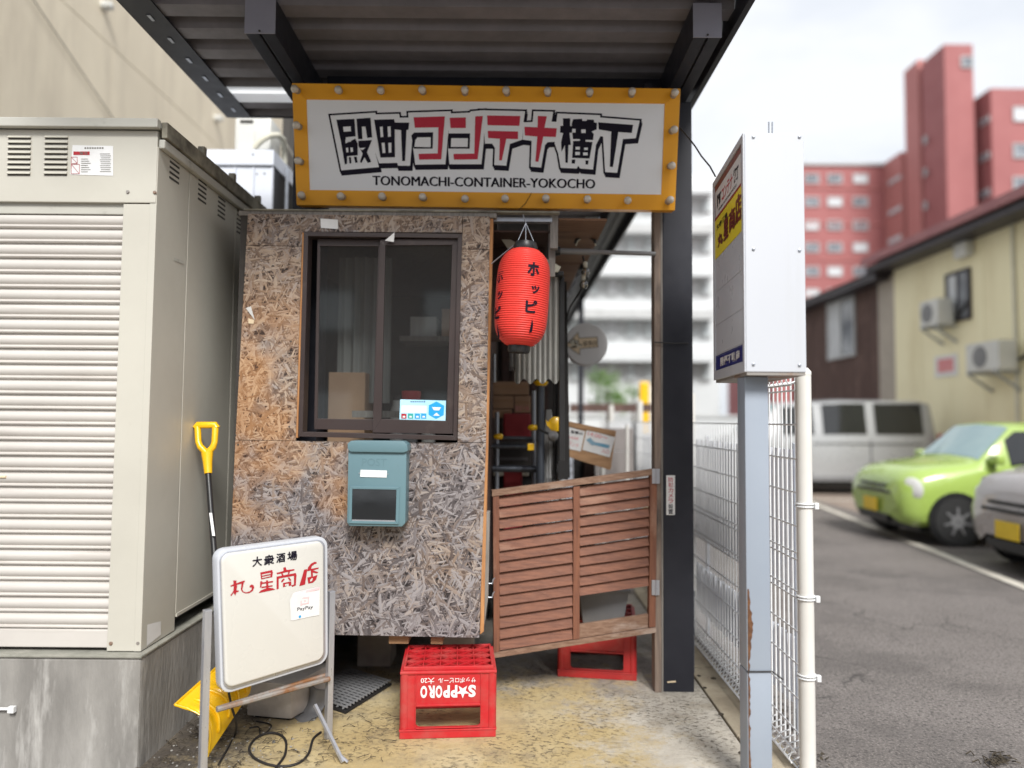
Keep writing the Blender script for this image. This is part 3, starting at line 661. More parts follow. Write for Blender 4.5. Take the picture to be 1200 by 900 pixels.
# ================================================================ the OSB shed
YS = 3.5
sh = thing('osb_shed', 'bar hut clad in weathered strand board with a brown sliding window', 'shed', (-.75, 4.2, 0))
def quadpanel(x0,y0,x1,y1,x2,y2,x3,y3, name='osb_panel', dY=0, mt='osb', dep=.012):
    m = MB(); m.hexa([at(x0,y0,YS+dY), at(x1,y1,YS+dY), at(x2,y2,YS+dY), at(x3,y3,YS+dY)], (0, dep, 0)); return m.build(name, M_[mt], sh, bevel=.0015)
# bl, br, tr, tl corners in pixels
quadpanel(288.5,287.2, 353.8,288.3, 355.2,251.2, 290.5,250.2)
quadpanel(354.4,271.4, 541.5,272.6, 542.0,253.0, 355.7,251.3, dY=.003)
quadpanel(541.2,291.5, 573.8,291.8, 574.2,253.6, 542.8,253.2)
quadpanel(275.8,515.5, 346.5,516.5, 353.4,288.9, 288.4,287.8)
quadpanel(536.2,518.2, 569.6,518.6, 573.6,292.5, 541.0,292.1)
quadpanel(391-125,741.5, 561.5,747.5, 569.5,519.2, 275.6,516.1, dY=.001)
# strip visible left of the window casing (raw pine edge)
quadpanel(346.8,513, 349.0,513, 356.5,273, 354.2,272, 'casing_edge', -.002, 'pine', .03)
# screws
scr = None
for (px, py) in ((291,262),(293,283),(349,262),(350,284),(292,292),(545,258),(570,262),(545,286),(571,288),(571,330),(570,372),(569,415),(568,460),(567,508),(283,372),(280,440),(276,510),(279,521),(562,740),(562,690),(564,640),(566,580),(470,741),(420,740),(567,525),(470,524),(344,300),(341,400),(339,500),(545,300),(543,400),(541,500)):
    q = at(px, py, YS-.0005)
    if scr is None: scr = MB().lathe([(0,-.002),(.0045,-.0015),(.0045,.001)], q, 8, 'Y').build('screw', M_['slot'], sh); q0 = q
    else: inst(scr, 'screw', sh).matrix_local = TR(q - q0)
xl0 = at(290,250,YS).x; xr0 = at(569,600,YS).x; zt0 = at(430,250,YS).z; zb0 = at(430,747,YS).z
# carcass: studs, roof, floor, side walls, lit only through the window and the door side
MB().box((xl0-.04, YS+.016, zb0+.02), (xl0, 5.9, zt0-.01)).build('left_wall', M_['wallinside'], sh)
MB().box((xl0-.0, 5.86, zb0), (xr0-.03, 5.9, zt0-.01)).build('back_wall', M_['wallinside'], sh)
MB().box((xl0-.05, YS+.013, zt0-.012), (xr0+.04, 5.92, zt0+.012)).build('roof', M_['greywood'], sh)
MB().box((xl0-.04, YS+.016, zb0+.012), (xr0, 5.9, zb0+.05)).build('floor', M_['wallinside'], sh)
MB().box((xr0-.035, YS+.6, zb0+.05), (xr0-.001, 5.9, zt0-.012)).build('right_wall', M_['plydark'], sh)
m = MB(); m.hexa([at(562.3,744,YS+.014), at(567,740,YS+.014), at(578.0,256,YS+.014), at(573.5,256,YS+.014)], (0,.09,0)); m.build('corner_stud', M_['pine'], sh, bevel=.002)
m = MB(); m.hexa([at(567.5,735,YS+.03), at(572,700,YS+.03), at(574,600,YS+.03), at(569.5,600,YS+.03)], (0,.06,0)); m.build('split_stud', M_['greywood'], sh, bevel=.002)
MB().box((xl0-.02, YS+.004, zt0+.0125), (xr0+.36, YS+.05, zt0+.020)).build('top_flashing', M_['mossy'], sh)
# timbers under the hut
for (x0, x1) in ((456, 479), (505, 519)):
    a = at(x0, 745, YS+.06); b = at(x1, 757, YS+.06)
    MB().box((a.x, YS+.05, zb0-.045), (b.x, YS+3.5, zb0+.011)).build('bearer', M_['timber'], sh, bevel=.002)
MB().box((-1.35, 5.2, 0.0), (-.15, 5.3, zb0+.01)).build('rear_light_block', M_['dark_gap'], sh)  # added dark boards, here and at the side, blocking light under the hut
MB().box((-1.40, 4.0, 0.0), (-1.37, 5.2, zb0+.01)).build('side_light_block', M_['dark_gap'], sh)
for (x, y) in ((-1.3,3.75),(-.3,3.95),(-.8,4.3)): MB().box((x-.1,y-.1,-.0), (x+.1,y+.1,zb0+.01)).build('foot_block', M_['block'], sh, bevel=.01)

# sliding window
wn = thing('grp', None, None) if False else None
def casing(m, pts_o, pts_i, y0, dep):
    for i in range(4):
        j = (i+1) % 4
        m.hexa([at(*pts_o[i], y0), at(*pts_o[j], y0), at(*pts_i[j], y0), at(*pts_i[i], y0)], (0, dep, 0))
win = MB(); O = [(349.5,511.5),(535,516),(541.5,274),(356,271.5)]; I = [(354.5,506),(531,510.5),(536.5,279),(361,276.5)]
casing(win, O, I, YS-.022, .08); wf = win.build('window', M_['darkframe'], sh, bevel=.0015, label='brown sliding window with two dark panes')
m = MB(); casing(m, [(368,503),(443.5,504.5),(450,281),(372,280)], [(371.5,490.5),(437,491.5),(443.5,288.5),(375,288)], YS+.018, .02); m.build('rear_sash', M_['darkframe'], wf, bevel=.0015)
m = MB(); casing(m, [(436.5,507),(531.5,508.5),(537.5,280),(445.5,280.5)], [(447,491),(523,493),(530,287),(451.5,287.5)], YS-.004, .02); m.build('front_sash', M_['darkframe'], wf, bevel=.0015)
m = MB(); m.poly([at(371,491,YS+.027), at(437.5,492,YS+.027), at(444,288,YS+.027), at(374.5,287.5,YS+.027)]); m.build('glass_pane', M_['glass'], wf)
m = MB(); m.poly([at(446.5,491.5,YS+.005), at(523.5,493.5,YS+.005), at(530.5,286.5,YS+.005), at(451,287,YS+.005)]); m.build('glass_pane', M_['glass'], wf)
PW = Plane((0, YS+.004, 0), (0,-1,0))
m = MB(); q = [PW.hit(*p, .001) for p in ((468,492.5),(522,493.5),(522.5,469.5),(469,468))]; m.hexa(q, (0,.0008,0)); stk = m.build('window_sticker', M_['lightblue'], wf, label='pale blue sticker with a blue hexagon in the window corner')
m = MB(); flat(m, [(470,483.5),(499.8,483.9),(500,475.5),(470.5,475)], PW, .0018); m.build('white_field', M_['pale'], stk)
m = MB(); flat(m, [(511,491),(520,486.5),(520.5,475.5),(511.5,470.5),(502.5,475),(502.2,486)], PW, .0018); m.build('hexagon', M_['skyblue'], stk)
m = MB(); flat(m, [(506,477),(517,477.3),(514.5,481),(508.5,480.8)], PW, .0024); flat(m, [(507.5,487),(515.5,487.3),(511.5,483.5)], PW, .0024)
for (x, c) in ((470.2,'red2'),(478,'teal'),(486,'skyblue'),(493.4,'skyblue')):
    mm = MB(); flat(mm, [(x,490.5),(x+6.2,490.7),(x+6.2,484.8),(x,484.6)], PW, .0018); mm.build('icon', M_[c], stk)
    flat(m, [(x+1.6,489.3),(x+4.8,489.4),(x+4.6,487.4),(x+1.8,487.3)], PW, .0024)
m.build('white_icons', M_['pale'], stk, kind='stuff')
m = MB()
for x in range(7): flat(m, [(481+x*2.6,471.4),(482.6+x*2.6,471.4),(482.6+x*2.6,470.2),(481+x*2.6,470.2)], PW, .0024)
m.build('tiny_print', M_['navy'], stk)
# papers pinned to the boards
PS = Plane((0, YS-.001, 0), (0,-1,0))
m = MB(); flat(m, [(376,267),(396,268.5),(396,257.5),(375.5,256)], PS, .002); m.build('paper_label', M_['paper'], sh)
m = MB(); m.add([PS.hit(*p, .03 if i == 1 else .026) for i, p in enumerate(((451,282),(462.5,272),(461.5,283.5)))], [(0,1,2)]); m.build('torn_tape', M_['paper'], sh)
m = MB(); m.add([PS.hit(*p, .012 if i == 1 else .003) for i, p in enumerate(((288,361),(294,359),(298.5,375)))], [(0,1,2)]); m.build('torn_tape', M_['paper'], sh)
m = MB(); flat(m, [(291,373),(298,375),(297,379.5),(291,379)], PS, .002); m.build('torn_tape', M_['tan'], sh)

# contents seen through the glass
t = thing('interior_curtain', 'pale grey curtain hanging behind the left window pane', 'curtain', (-.9, 4.05, 1.4))
rows = []
for z in (2.4, 1.55):
    rows.append([Vector((at(398,300,4.05).x + i*.012, 4.05 + .018*math.sin(i*1.35) + .01*math.sin(i*.4), z)) for i in range(27)])
MB().grid(rows).build('cloth', M_['cloth'], t, smooth=60)
t = thing('stacked_carton', 'brown carton standing behind the left window pane', 'box', (-.92, 4.1, zb0+.05))
MB().box((at(385,450,3.95).x, 3.95, 1.3), (at(428,450,3.95).x, 4.2, 1.72)).build('carton', M_['cardboard'], t, bevel=.004)
t = thing('interior_counter', 'dark counter inside the hut below the window', 'counter', (-.75, 4.2, zb0+.05))
MB().box((-1.3, 3.95, 1.22), (-.2, 4.5, 1.29)).build('counter_top', M_['greywood'], t); MB().box((-1.3, 4.0, zb0+.05), (-.2, 4.4, 1.219)).build('counter_base', M_['wallinside'], t)
for i, (px, pz, c, r) in enumerate(((462,.28,'tarpwhite',.04),(478,.22,'greyplastic',.045),(408,.24,'tarpwhite',.035),(500,.26,'acbody',.04))):
    x = at(px, 400, 4.05).x
    t = thing('storage_jar', ('tall pale jar behind the right pane beside the middle rail', 'squat dark grey jar second from the middle rail', 'narrow pale jar behind the left pane', 'pale jar above the red lid behind the right pane')[i], 'jar', (x, 4.2, 1.29))
    MB().lathe([(r,0),(r,pz*.8),(r*.7,pz*.9),(r*.7,pz)], (x,4.2,1.291), 14).build('body', M_[c], t, smooth=40); MB().lathe([(r*.75,0),(r*.75,.03)], (x,4.2,1.291+pz), 14).build('lid', M_['black'], t)
c = at(482, 461, 3.72); t = thing('red_tub', 'red tub behind the window just above the blue sticker', 'tub', (c.x, 3.72, 1.3))
MB().lathe([(.045,-.09),(.052,.0),(.05,.012),(0,.014)], c, 16).build('tub', M_['red2'], t, smooth=40)
MB().box((c.x-.3, 3.66, c.z-.13), (c.x+.2, 3.8, c.z-.095)).build('ledge', M_['greywood'], t)
t = thing('interior_shelf', 'shelf with pale cartons high behind the right window pane', 'shelf', (-.6, 4.3, 1.9))
MB().box((-.68, 4.2, 1.93), (-.2, 4.5, 1.96)).build('board', M_['greywood'], t)
for i in range(2): MB().box((-.62+i*.19, 4.22, 1.961), (-.46+i*.19, 4.4, 2.08+.05*i)).build('carton', M_['tarpwhite' if i == 0 else 'cardboard'], t, bevel=.003)

t = thing('dark_container', 'tall dark container standing behind the hut', 'container', (-1.1, 7.5, 0))
MB().box((-2.03, 6.0, -.02), (-.22, 9.0, 4.25)).build('box', M_['slot'], t, bevel=.01)
for i in range(12): MB().box((-2.02+i*.147, 5.985, .05), (-1.95+i*.147, 5.999, 4.2)).build('wall_rib', M_['slot'], t, bevel=.003)
# ================================================================ white shed and outdoor unit behind, left
ws = thing('white_shed', 'white ribbed metal shed behind the beige storage unit', 'shed', (-1.9, 5.3, 0))
YW = 5.1; a = at(232, 176, YW); b = at(322, 176, YW); m = MB(); m.box((a.x, YW-.02, a.z-.115), (b.x, YW+.5, a.z+.0)); m.build('roof_edge', M_['hut'], ws, bevel=.006)
xs_ = [205, 222, 239, 255.5, 276, 297.5, 319.5]
for i in range(len(xs_)-1):
    xa, xb = at(xs_[i]+.9,200,YW).x, at(xs_[i+1]-.9,200,YW).x; MB().box((xa, YW, .0), (xb, YW+.02, a.z-.118)).build('wall_panel', M_['hut'], ws, bevel=.003)
    MB().box((xb+.001, YW-.008, .0), (xb+.010, YW+.02, a.z-.118)).build('panel_rib', M_['hut'], ws, bevel=.002)
MB().box((b.x-.05, YW+.022, 0), (b.x-.01, YW+.48, a.z-.12)).build('side_wall', M_['black'], ws)
MB().box((at(205,200,YW).x, YW+.03, 0), (b.x-.06, YW+.48, a.z-.12)).build('core', M_['slot'], ws)
for (px, py) in ((301,204),(310,203.5),(296.5,181)): MB().lathe([(.006,-.004),(.006,0)], at(px,py,YW-.021 if py<190 else YW), 8, 'Y').build('screw', M_['slot'], ws)
MB().tube([(b.x+.03, YW+.2, 0), (b.x+.03, YW+.2, a.z-.05)], .012, 8).build('conduit', M_['galv'], ws)
ac = thing('outdoor_unit', 'pale grey air conditioner outdoor unit standing on the white shed roof', 'outdoor unit', (at(292,175,5.25).x, 5.3, a.z))
c0 = at(274, 175.6, 5.2); c1 = at(318, 137, 5.2)
MB().box((c0.x, 5.2, c0.z+.0), (c1.x, 5.44, c1.z)).build('casing', M_['acbody'], ac, bevel=.025, smooth=50)
MB().box((at(284,0,5.2).x, 5.192, at(0,173,5.2).z), (at(303,0,5.2).x, 5.198, at(0,152,5.2).z)).build('side_cover', M_['acbody'], ac, bevel=.003)
MB().box((at(286,0,5.2).x, 5.190, at(0,141,5.2).z), (at(301,0,5.2).x, 5.197, at(0,138.6,5.2).z)).build('grip_recess', M_['slot'], ac)
m = MB(); pts = [at(298,174,5.1), at(306,165,5.1), at(316,159,5.12), at(326,158.5,5.2), at(332,164,5.3), at(333,176,5.4), at(333,200,5.4)]
pts = [pts[0]] + [pts[i].lerp(pts[i+1], f) for i in range(len(pts)-1) for f in (.5, 1)]
m.tube(pts, .022, 10); m.build('hose', M_['cream'], ac, smooth=60)
MB().tube([at(315,140,5.4), at(330,160,5.4), at(345,185,5.4)], .01, 6).build('cable', M_['plaster'], ac)
# ================================================================ main sign
tl = R(9.5); SP = Plane(at(570, 172, 3.63), (0, -math.cos(tl), -math.sin(tl)))
sg = thing('bar_alley_sign', 'wide white sign in an orange frame ringed with small bulbs above the entrance', 'sign', SP.p)
Oc = [(347.5,240.3),(791,246.5),(797.5,103.8),(342,97.3)]; Ic = [(363,222.5),(775,228),(779,121.5),(359,116.5)]
back = SP.n*-1
m = MB()
for i in range(4):
    j = (i+1) % 4; m.hexa([SP.hit(*Oc[i]), SP.hit(*Oc[j]), SP.hit(*Ic[j]), SP.hit(*Ic[i])], back*.10)
m.build('orange_frame', M_['signorange'], sg, bevel=.002)
m = MB(); m.hexa([SP.hit(x, y, -.004) for x, y in Ic], back*.02); m.build('white_panel', M_['signwhite'], sg)
m = MB(); m.hexa([SP.hit(x, y, -.101) for x, y in [(352,236),(787,242),(793,108),(347,101)]], back*.02); m.build('back_board', M_['charcoal'], sg)
for px in (380, 760):
    a = SP.hit(px, 102, -.11); MB().box((a.x-.02, a.y, a.z-.5), (a.x+.02, a.y+.10, a.z+.02)).build('mounting_bracket', M_['charcoal'], sg)
PL = Plane(SP.hit(570,172,-.004), SP.n)
def z1(l): return [(380+x/6, 120+y/6) for x, y in l]
def z2(l): return [(570+x/6, 120+y/6) for x, y in l]
halo = [z1([(42,92),(360,72),(352,330),(385,455),(120,478)]),
 z1([(345,85),(527,80),(531,108),(610,106),(622,225),(603,445),(520,445),(512,425),(385,428),(350,330)]),
 z1([(590,72),(890,62),(872,215),(852,435),(640,438),(625,325),(620,220),(597,200)]),
 z1([(868,78),(1022,72),(1032,62),(1130,54),(1120,290),(1105,435),(880,435),(870,325),(875,200)]),
 z2([(-45,55),(272,62),(262,130),(252,262),(165,292),(140,445),(55,440),(60,320),(40,290),(-10,290),(-20,170)]),
 z2([(332,62),(470,66),(458,135),(530,140),(515,275),(430,280),(412,300),(385,458),(312,452),(318,270),(255,262),(260,140),(325,138)]),
 z2([(500,78),(800,90),(800,240),(770,300),(750,472),(660,465),(645,445),(635,465),(522,460),(505,360),(480,290),(490,150)]),
 z2([(785,105),(1078,128),(1050,252),(960,258),(920,495),(835,490),(820,240),(780,235)])]
m = MB()
for i, hpoly in enumerate(halo):
    tri_poly(m, [PL.hit(x, y, .0006+.00012*i) for x, y in offset_poly(hpoly, 2.1)])
    tri_poly(m, [PL.hit(x+1.5, y+4.6, .0006+.00012*i+.00006) for x, y in offset_poly(hpoly, 1.5)])
    # joined side walls of the drop shadow
    tri_poly(m, [PL.hit(x+.75, y+2.4, .0006+.00012*i+.00003) for x, y in offset_poly(hpoly, 1.7)])
m.build('logo_shadow', M_['ink'], sg)
m = MB()
for i, hpoly in enumerate(halo): tri_poly(m, [PL.hit(x, y, .0024+.00012*i) for x, y in hpoly])
m.build('logo_halo', M_['signwhite'], sg)
blk = [z1([(85,122),(212,116),(220,238),(150,245),(158,285),(218,255),(235,290),(235,372),(160,378),(160,430),(145,437),(118,280)]),
 z1([(172,385),(188,385),(190,428),(178,430)]), z1([(208,382),(228,382),(234,422),(218,426)]),
 z1([(226,115),(325,108),(336,245),(302,250),(290,170),(264,170),(268,258),(238,258)]),
 z1([(240,270),(335,265),(300,350),(330,418),(305,425),(283,385),(262,425),(250,420),(270,360),(240,305)]),
 z1([(350,122),(490,118),(497,142),(597,142),(592,190),(578,195),(568,412),(548,412),(540,195),(495,190),(497,385),(395,388)]),
 z1([(612,232),(632,212),(765,210),(762,325),(628,325)]), z1([(872,218),(1025,218),(1022,325),(872,325)]),
 z2([(538,112),(590,112),(588,165),(605,167),(602,212),(584,214),(594,298),(577,300),(572,425),(556,425),(552,300),(528,348),(525,280),(540,215),(518,212),(520,165),(540,165)]),
 z2([(610,118),(672,115),(675,130),(705,130),(708,120),(755,122),(758,140),(778,145),(775,190),(740,205),(755,222),(750,262),(745,285),(725,395),(603,390),(610,270),(605,222),(600,150)]),
 z2([(600,402),(625,402),(622,430),(600,430)]), z2([(697,408),(718,408),(715,437),(697,436)]),
 z2([(786,140),(1032,158),(1022,215),(928,208),(890,455),(868,452),(878,205),(790,190)])]
m = MB()
for i, b_ in enumerate(blk): tri_poly(m, [PL.hit(x, y, .0042) for x, y in b_])
m.build('black_lettering', M_['ink'], sg, kind='stuff')
redp = [z1([(628,105),(848,98),(822,400),(668,402),(663,362),(798,358),(803,175),(637,178)]),
 z1([(882,108),(995,106),(995,180),(888,180)]), z1([(1062,98),(1115,96),(1078,400),(912,402),(908,362),(1055,360)]),
 z2([(5,92),(238,96),(232,165),(8,160)]), z2([(10,200),(222,205),(222,258),(140,256),(108,408),(90,408),(95,256),(12,250)]),
 z2([(362,95),(425,98),(408,178),(495,182),(488,243),(400,240),(365,418),(345,415),(358,240),(270,232),(268,172),(360,175)])]
m = MB()
for b_ in redp: tri_poly(m, [PL.hit(x, y, .0046) for x, y in b_])
m.build('red_lettering', M_['inkred'], sg, kind='stuff')
wht = [z1([(132,172),(185,168),(188,203),(137,207)]), z1([(148,262),(160,258),(163,282),(150,288)]), z1([(175,256),(186,254),(188,276),(177,278)]), z1([(152,320),(168,318),(170,350),(156,352)]), z1([(183,318),(200,317),(203,347),(186,350)]),
 z1([(244,322),(290,318),(268,336)]), z1([(390,172),(410,170),(416,243),(397,245)]), z1([(445,170),(466,168),(468,240),(449,243)]), z1([(403,285),(424,284),(430,355),(410,357)]), z1([(450,285),(472,283),(472,352),(453,354)]),
 z1([(640,265),(656,246),(748,245),(748,315),(634,312)]), z1([(893,252),(1010,252),(1008,313),(890,313)]),
 z2([(603,186),(627,186),(627,212),(604,212)]), z2([(667,190),(698,190),(698,215),(667,215)]), z2([(605,258),(657,258),(657,270),(605,272)]), z2([(697,263),(752,265),(750,278),(697,276)]),
 z2([(627,312),(657,312),(657,332),(627,332)]), z2([(687,318),(713,318),(713,335),(687,335)]), z2([(625,348),(657,348),(657,370),(625,370)]), z2([(680,352),(712,352),(712,372),(680,372)])]
m = MB()
for b_ in wht: tri_poly(m, [PL.hit(x, y, .0052) for x, y in b_])
m.build('lettering_counters', M_['signwhite'], sg)
m = MB(); ptext(m, 'TONOMACHI-CONTAINER-YOKOCHO', (437,217), (697,221), 11, PL, .001, 0)
for sx_ in (-.5, .5): ptext(m, 'TONOMACHI-CONTAINER-YOKOCHO', (437+sx_,217+.25*sx_), (697+sx_,221+.25*sx_), 11, PL, .0011+.0001*sx_, 0); m.build('roman_lettering', M_['ink'], sg, kind='stuff')
bm_ = None
bpx = [(349,106.5),(398,107),(447,107.5),(496,108),(545,109),(594,109.5),(642,110),(691,110.5),(740,111),(789,112), (355,231),(402,231),(449.5,232),(497,232.5),(544.5,233.5),(592,234),(640,234.5),(688,235),(735,235.5),(782.5,236.5),(351,149),(353,190),(787,154),(785,195)]
up = SP.n.cross(Vector((1,0,0))).normalized()
for i, (x, y) in enumerate(bpx):
    q = SP.hit(x, y, .001)
    Mx = Matrix.Translation(q) @ (SP.n.to_track_quat('Z', 'Y').to_matrix().to_4x4()) @ Matrix.Rotation(random.uniform(-.12,.12), 4, 'X') @ Matrix.Rotation(random.uniform(-.12,.12), 4, 'Y')
    if bm_ is None:
        mb = MB().lathe([(.017,0),(.016,.012),(.013,.014)], n=12); bc = mb.build('bulb_socket', M_['bulbcap'], sg, local=True, smooth=40); bc.matrix_local = mat4(sg).inverted() @ Mx
        mb = MB().lathe([(.010,.013),(.014,.022),(.0195,.034),(.0205,.043),(.0175,.052),(.010,.0585),(0,.060)], n=14); bm_ = mb.build('bulb', M_['bulb'], bc, local=True, smooth=60)
    else:
        c_ = bpy.data.objects.new('bulb_socket', bc.data); C.objects.link(c_); c_.parent = sg; c_.matrix_local = mat4(sg).inverted() @ Mx
        d_ = bpy.data.objects.new('bulb', bm_.data); C.objects.link(d_); d_.parent = c_
MB().tube([SP.hit(608,246,.004), SP.hit(616,238,.006), SP.hit(623,226,.006)], .0015, 5).build('loose_wire', M_['cord'], sg)

# ================================================================ mailbox
mbx = thing('mailbox', 'blue grey metal mailbox under the window with a dark viewing pane', 'mailbox', (at(442,617,3.4).x, 3.45, at(442,617,3.4).z))
Y1 = 3.39
def iq(l, Y): return [at(x, y, Y) for x, y in l]
body = [(406.5,612),(409,616.5),(471,617.5),(475,613),(476.5,528),(408,526)]
m = MB(); m.prism(iq(body, Y1), (0,.105,0)); 
bx_ = m.build('body', M_['post_blue'], mbx, bevel=.006, smooth=50)
m = MB(); cap_ = [(407.5,526.5),(407,520),(411,516.5),(472,517),(477,521),(478,528.5),(473,530.5),(411,529.5)]; m.prism(iq(cap_, Y1-.014), (0,.122,0)); m.build('lid', M_['post_blue'], mbx, bevel=.004, smooth=50)
# raised rim round the pane
m = MB(); ro = [(408.5,613.5),(467,614.5),(468.5,571),(409.5,570)]; ri = [(412,610),(463.5,611.2),(464.5,574),(412.8,573)]
for i in range(4):
    j = (i+1)%4; m.hexa([at(*ro[i],Y1-.007), at(*ro[j],Y1-.007), at(*ri[j],Y1-.007), at(*ri[i],Y1-.007)], (0,.006,0))
m.build('pane_rim', M_['post_blue'], mbx, bevel=.002)
m = MB(); m.hexa(iq([(411.5,610.5),(464,611.5),(465,573.5),(412.5,572.5)], Y1-.002), (0,.0015,0)); m.build('viewing_pane', M_['carglass'], mbx)
m = MB(); m.hexa(iq([(412.5,610.6),(463,611.6),(463,609.8),(412.5,608.8)], Y1-.0065), (0,.003,0)); m.build('pane_ledge', M_['alu'], mbx)
m = MB(); m.hexa(iq([(422,558.8),(453,559.6),(453.5,551.5),(422.5,550.5)], Y1-.003), (0,.0025,0)); m.build('name_plate', M_['pale'], mbx)
PMb = Plane((0,Y1,0),(0,-1,0)); m = MB(); ptext(m, 'POST', (424,545.5), (453,546.2), 8.5, PMb, .0008, .0); 
m.build('embossed_lettering', M_['post_blue'], mbx, kind='stuff')
for (px, py) in ((421,554.5),(454.6,555.5)): MB().lathe([(.003,-.002),(.003,0)], at(px,py,Y1-.001), 6, 'Y').build('rivet', M_['alu'], mbx)

# ================================================================ sandwich board sign (lower left)
P0 = Vector((X_(250,2.9), 2.9, 0)); P1 = Vector((X_(388,3.28), 3.28, 0)); dx = (P1-P0).normalized(); nn = Vector((dx.y, -dx.x, 0))
BP = Plane(P0 + nn*.045, nn)
sb = thing('standing_sign', 'cream illuminated pavement sign in an aluminium stand with red writing', 'sign', (P0+P1)/2)
outl = [(259,815),(384.5,776),(384,628),(254,645)]
def rrect(pl, quad, r, lift, n=6, shrink=0):
    c = [pl.hit(x, y, lift) for x, y in quad]; cen = sum(c, Vector())/4
    out_ = []
    for i in range(4):
        a, b, d = c[i-1], c[i], c[(i+1)%4]; u = (a-b).normalized(); v = (d-b).normalized()
        b = b + (u+v)*shrink
        for k in range(n+1):
            t = math.pi/2*k/n; out_.append(b + u*r*(1-math.sin(t)) + v*r*(1-math.cos(t)))
    return out_
r1 = rrect(BP, outl, .045, 0); 
m = MB(); m.prism(r1, nn*-.055); m.build('light_box', M_['boxwhite'], sb, bevel=.006, smooth=50)
m = MB(); m.prism(rrect(BP, outl, .04, .008, shrink=.012), nn*-.012); m.build('trim_ring', M_['alu'], sb, bevel=.004, smooth=50)
fa = rrect(BP, outl, .035, .018, shrink=.019); m = MB(); m.prism(fa, nn*-.018); m.build('face_panel', M_['panelwhite'], sb, bevel=.008, smooth=60)
BF = Plane(BP.p + nn*.018, nn)
m = MB()
for ch, a, b, h in (('大',(296,664.3),(306.8,662.6),11), ('衆',(309.5,662.8),(321.0,661.0),11.5), ('酒',(324,659.8),(334,658.2),10.5), ('場',(337,657.6),(348,655.8),10.5)):
    [ptext(m, ch, (a[0]+q_,a[1]+r_), (b[0]+q_,b[1]+r_), h, BF, .0015+.00004*i_, 0) for i_, (q_, r_) in enumerate(((-.35,0),(.35,0),(0,-.35),(0,.35)))]
m.build('black_lettering', M_['ink'], sb, kind='stuff')
m = MB(); k = 130/1200
def sp_(l): return [(260+x*k, 640+y*k) for x, y in l]
maru = [[(93,425),(230,375),(248,372),(250,382),(236,400),(222,470),(232,490),(262,500),(300,490),(322,468),(322,445),(302,450),(300,430),(322,414),(345,425),(350,450),(335,485),(300,508),(255,512),(222,498),(205,470),(212,405),(95,440)],
 [(122,372),(160,372),(155,390),(165,430),(160,480),(185,480),(182,492),(160,500),(150,520),(148,535),(135,520),(125,505),(118,520),(100,542),(92,530),(112,505),(125,480),(128,430),(125,395)]]
hoshi = [[(415,285),(545,258),(552,285),(545,335),(425,360)], [(415,380),(435,378),(440,400),(425,440),(412,455)], [(420,395),(555,375),(552,392),(420,412)], [(425,440),(548,422),(548,436),(430,455)], [(398,508),(420,480),(480,455),(478,370),(500,370),(505,450),(550,455),(580,470)]]
shou = [[(590,290),(668,268),(664,235),(690,225),(700,258),(785,248),(785,262),(600,305)], [(592,330),(800,290),(808,310),(800,425),(760,440),(752,425),(780,415),(780,320),(615,350),(615,460),(592,468)], [(640,290),(655,286),(668,315),(650,320)],[(720,275),(738,272),(728,300),(712,305)], [(650,365),(670,350),(680,360),(652,392),(640,388)], [(712,340),(728,335),(752,368),(735,378)], [(660,400),(750,380),(752,425),(725,432),(722,402),(690,410),(690,435),(662,445)]]
ten = [[(890,255),(925,248),(900,415),(838,432)], [(925,258),(935,225),(965,190),(1000,170),(1025,172),(1025,188),(1000,195),(975,215),(965,245),(1048,230),(1045,245),(985,262),(1045,280),(1030,295),(985,285),(985,330),(1035,310),(1020,360),(985,395),(935,405),(925,340),(965,330),(962,262),(925,272)]]
for i, pl_ in enumerate(maru + hoshi + shou + ten): tri_poly(m, [BF.hit(x, y, .0012+.00003*i) for x, y in sp_(pl_)])
m.build('red_lettering', M_['red2'], sb, kind='stuff')
m = MB()
for i, pl_ in enumerate([[(432,308),(528,288),(528,300),(434,320)], [(434,335),(526,315),(524,326),(436,346)], [(683,413),(705,408),(707,425),(684,430)], [(955,365),(975,345),(985,350),(975,375),(955,385)]]): tri_poly(m, [BF.hit(x, y, .0032) for x, y in sp_(pl_)])
m.build('lettering_counters', M_['panelwhite'], sb)
m = MB(); q = sp_([(735,590),(760,530),(790,500),(1060,440),(1055,745),(900,775),(770,805),(745,800)]); tri_poly(m, [BF.hit(x, y, .0025 + (.004 if i in (0,1) else 0)) for i, (x, y) in enumerate(q)]); ps_ = m.build('payment_sticker', M_['paper'], sb, label='white square payment sticker')
m = MB(); tri_poly(m, [BF.hit(x, y, .0045+(.002 if i == 3 else 0)) for i, (x, y) in enumerate(sp_([(1058,442),(1055,470),(900,505),(748,560),(760,535),(790,505)]))])
for q in ([(850,560),(945,545),(945,560),(850,575)], [(850,590),(865,588),(865,645),(850,648)], [(930,560),(945,558),(942,620),(928,625)], [(865,622),(940,606),(940,620),(865,636)], [(890,580),(915,590),(890,605)]): tri_poly(m, [BF.hit(x, y, .0042) for x, y in sp_(q)])
m.build('pink_emblem', M_['pink'], ps_)
m = MB(); ptext(m, 'PayPay', (260+815*k,640+712*k), (260+985*k,640+682*k), 5.0, BF, .0045, 0); m.build('black_lettering', M_['ink'], ps_, kind='stuff')
m = MB(); c = BF.hit(260+845*k, 640+762*k, .0045); ux = dx*.006; uz = Vector((0,0,.006)); tri_poly(m, [c + ux*math.cos(a*.52) + uz*math.sin(a*.52) for a in range(12)]); m.build('blue_dot', M_['skyblue'], ps_)
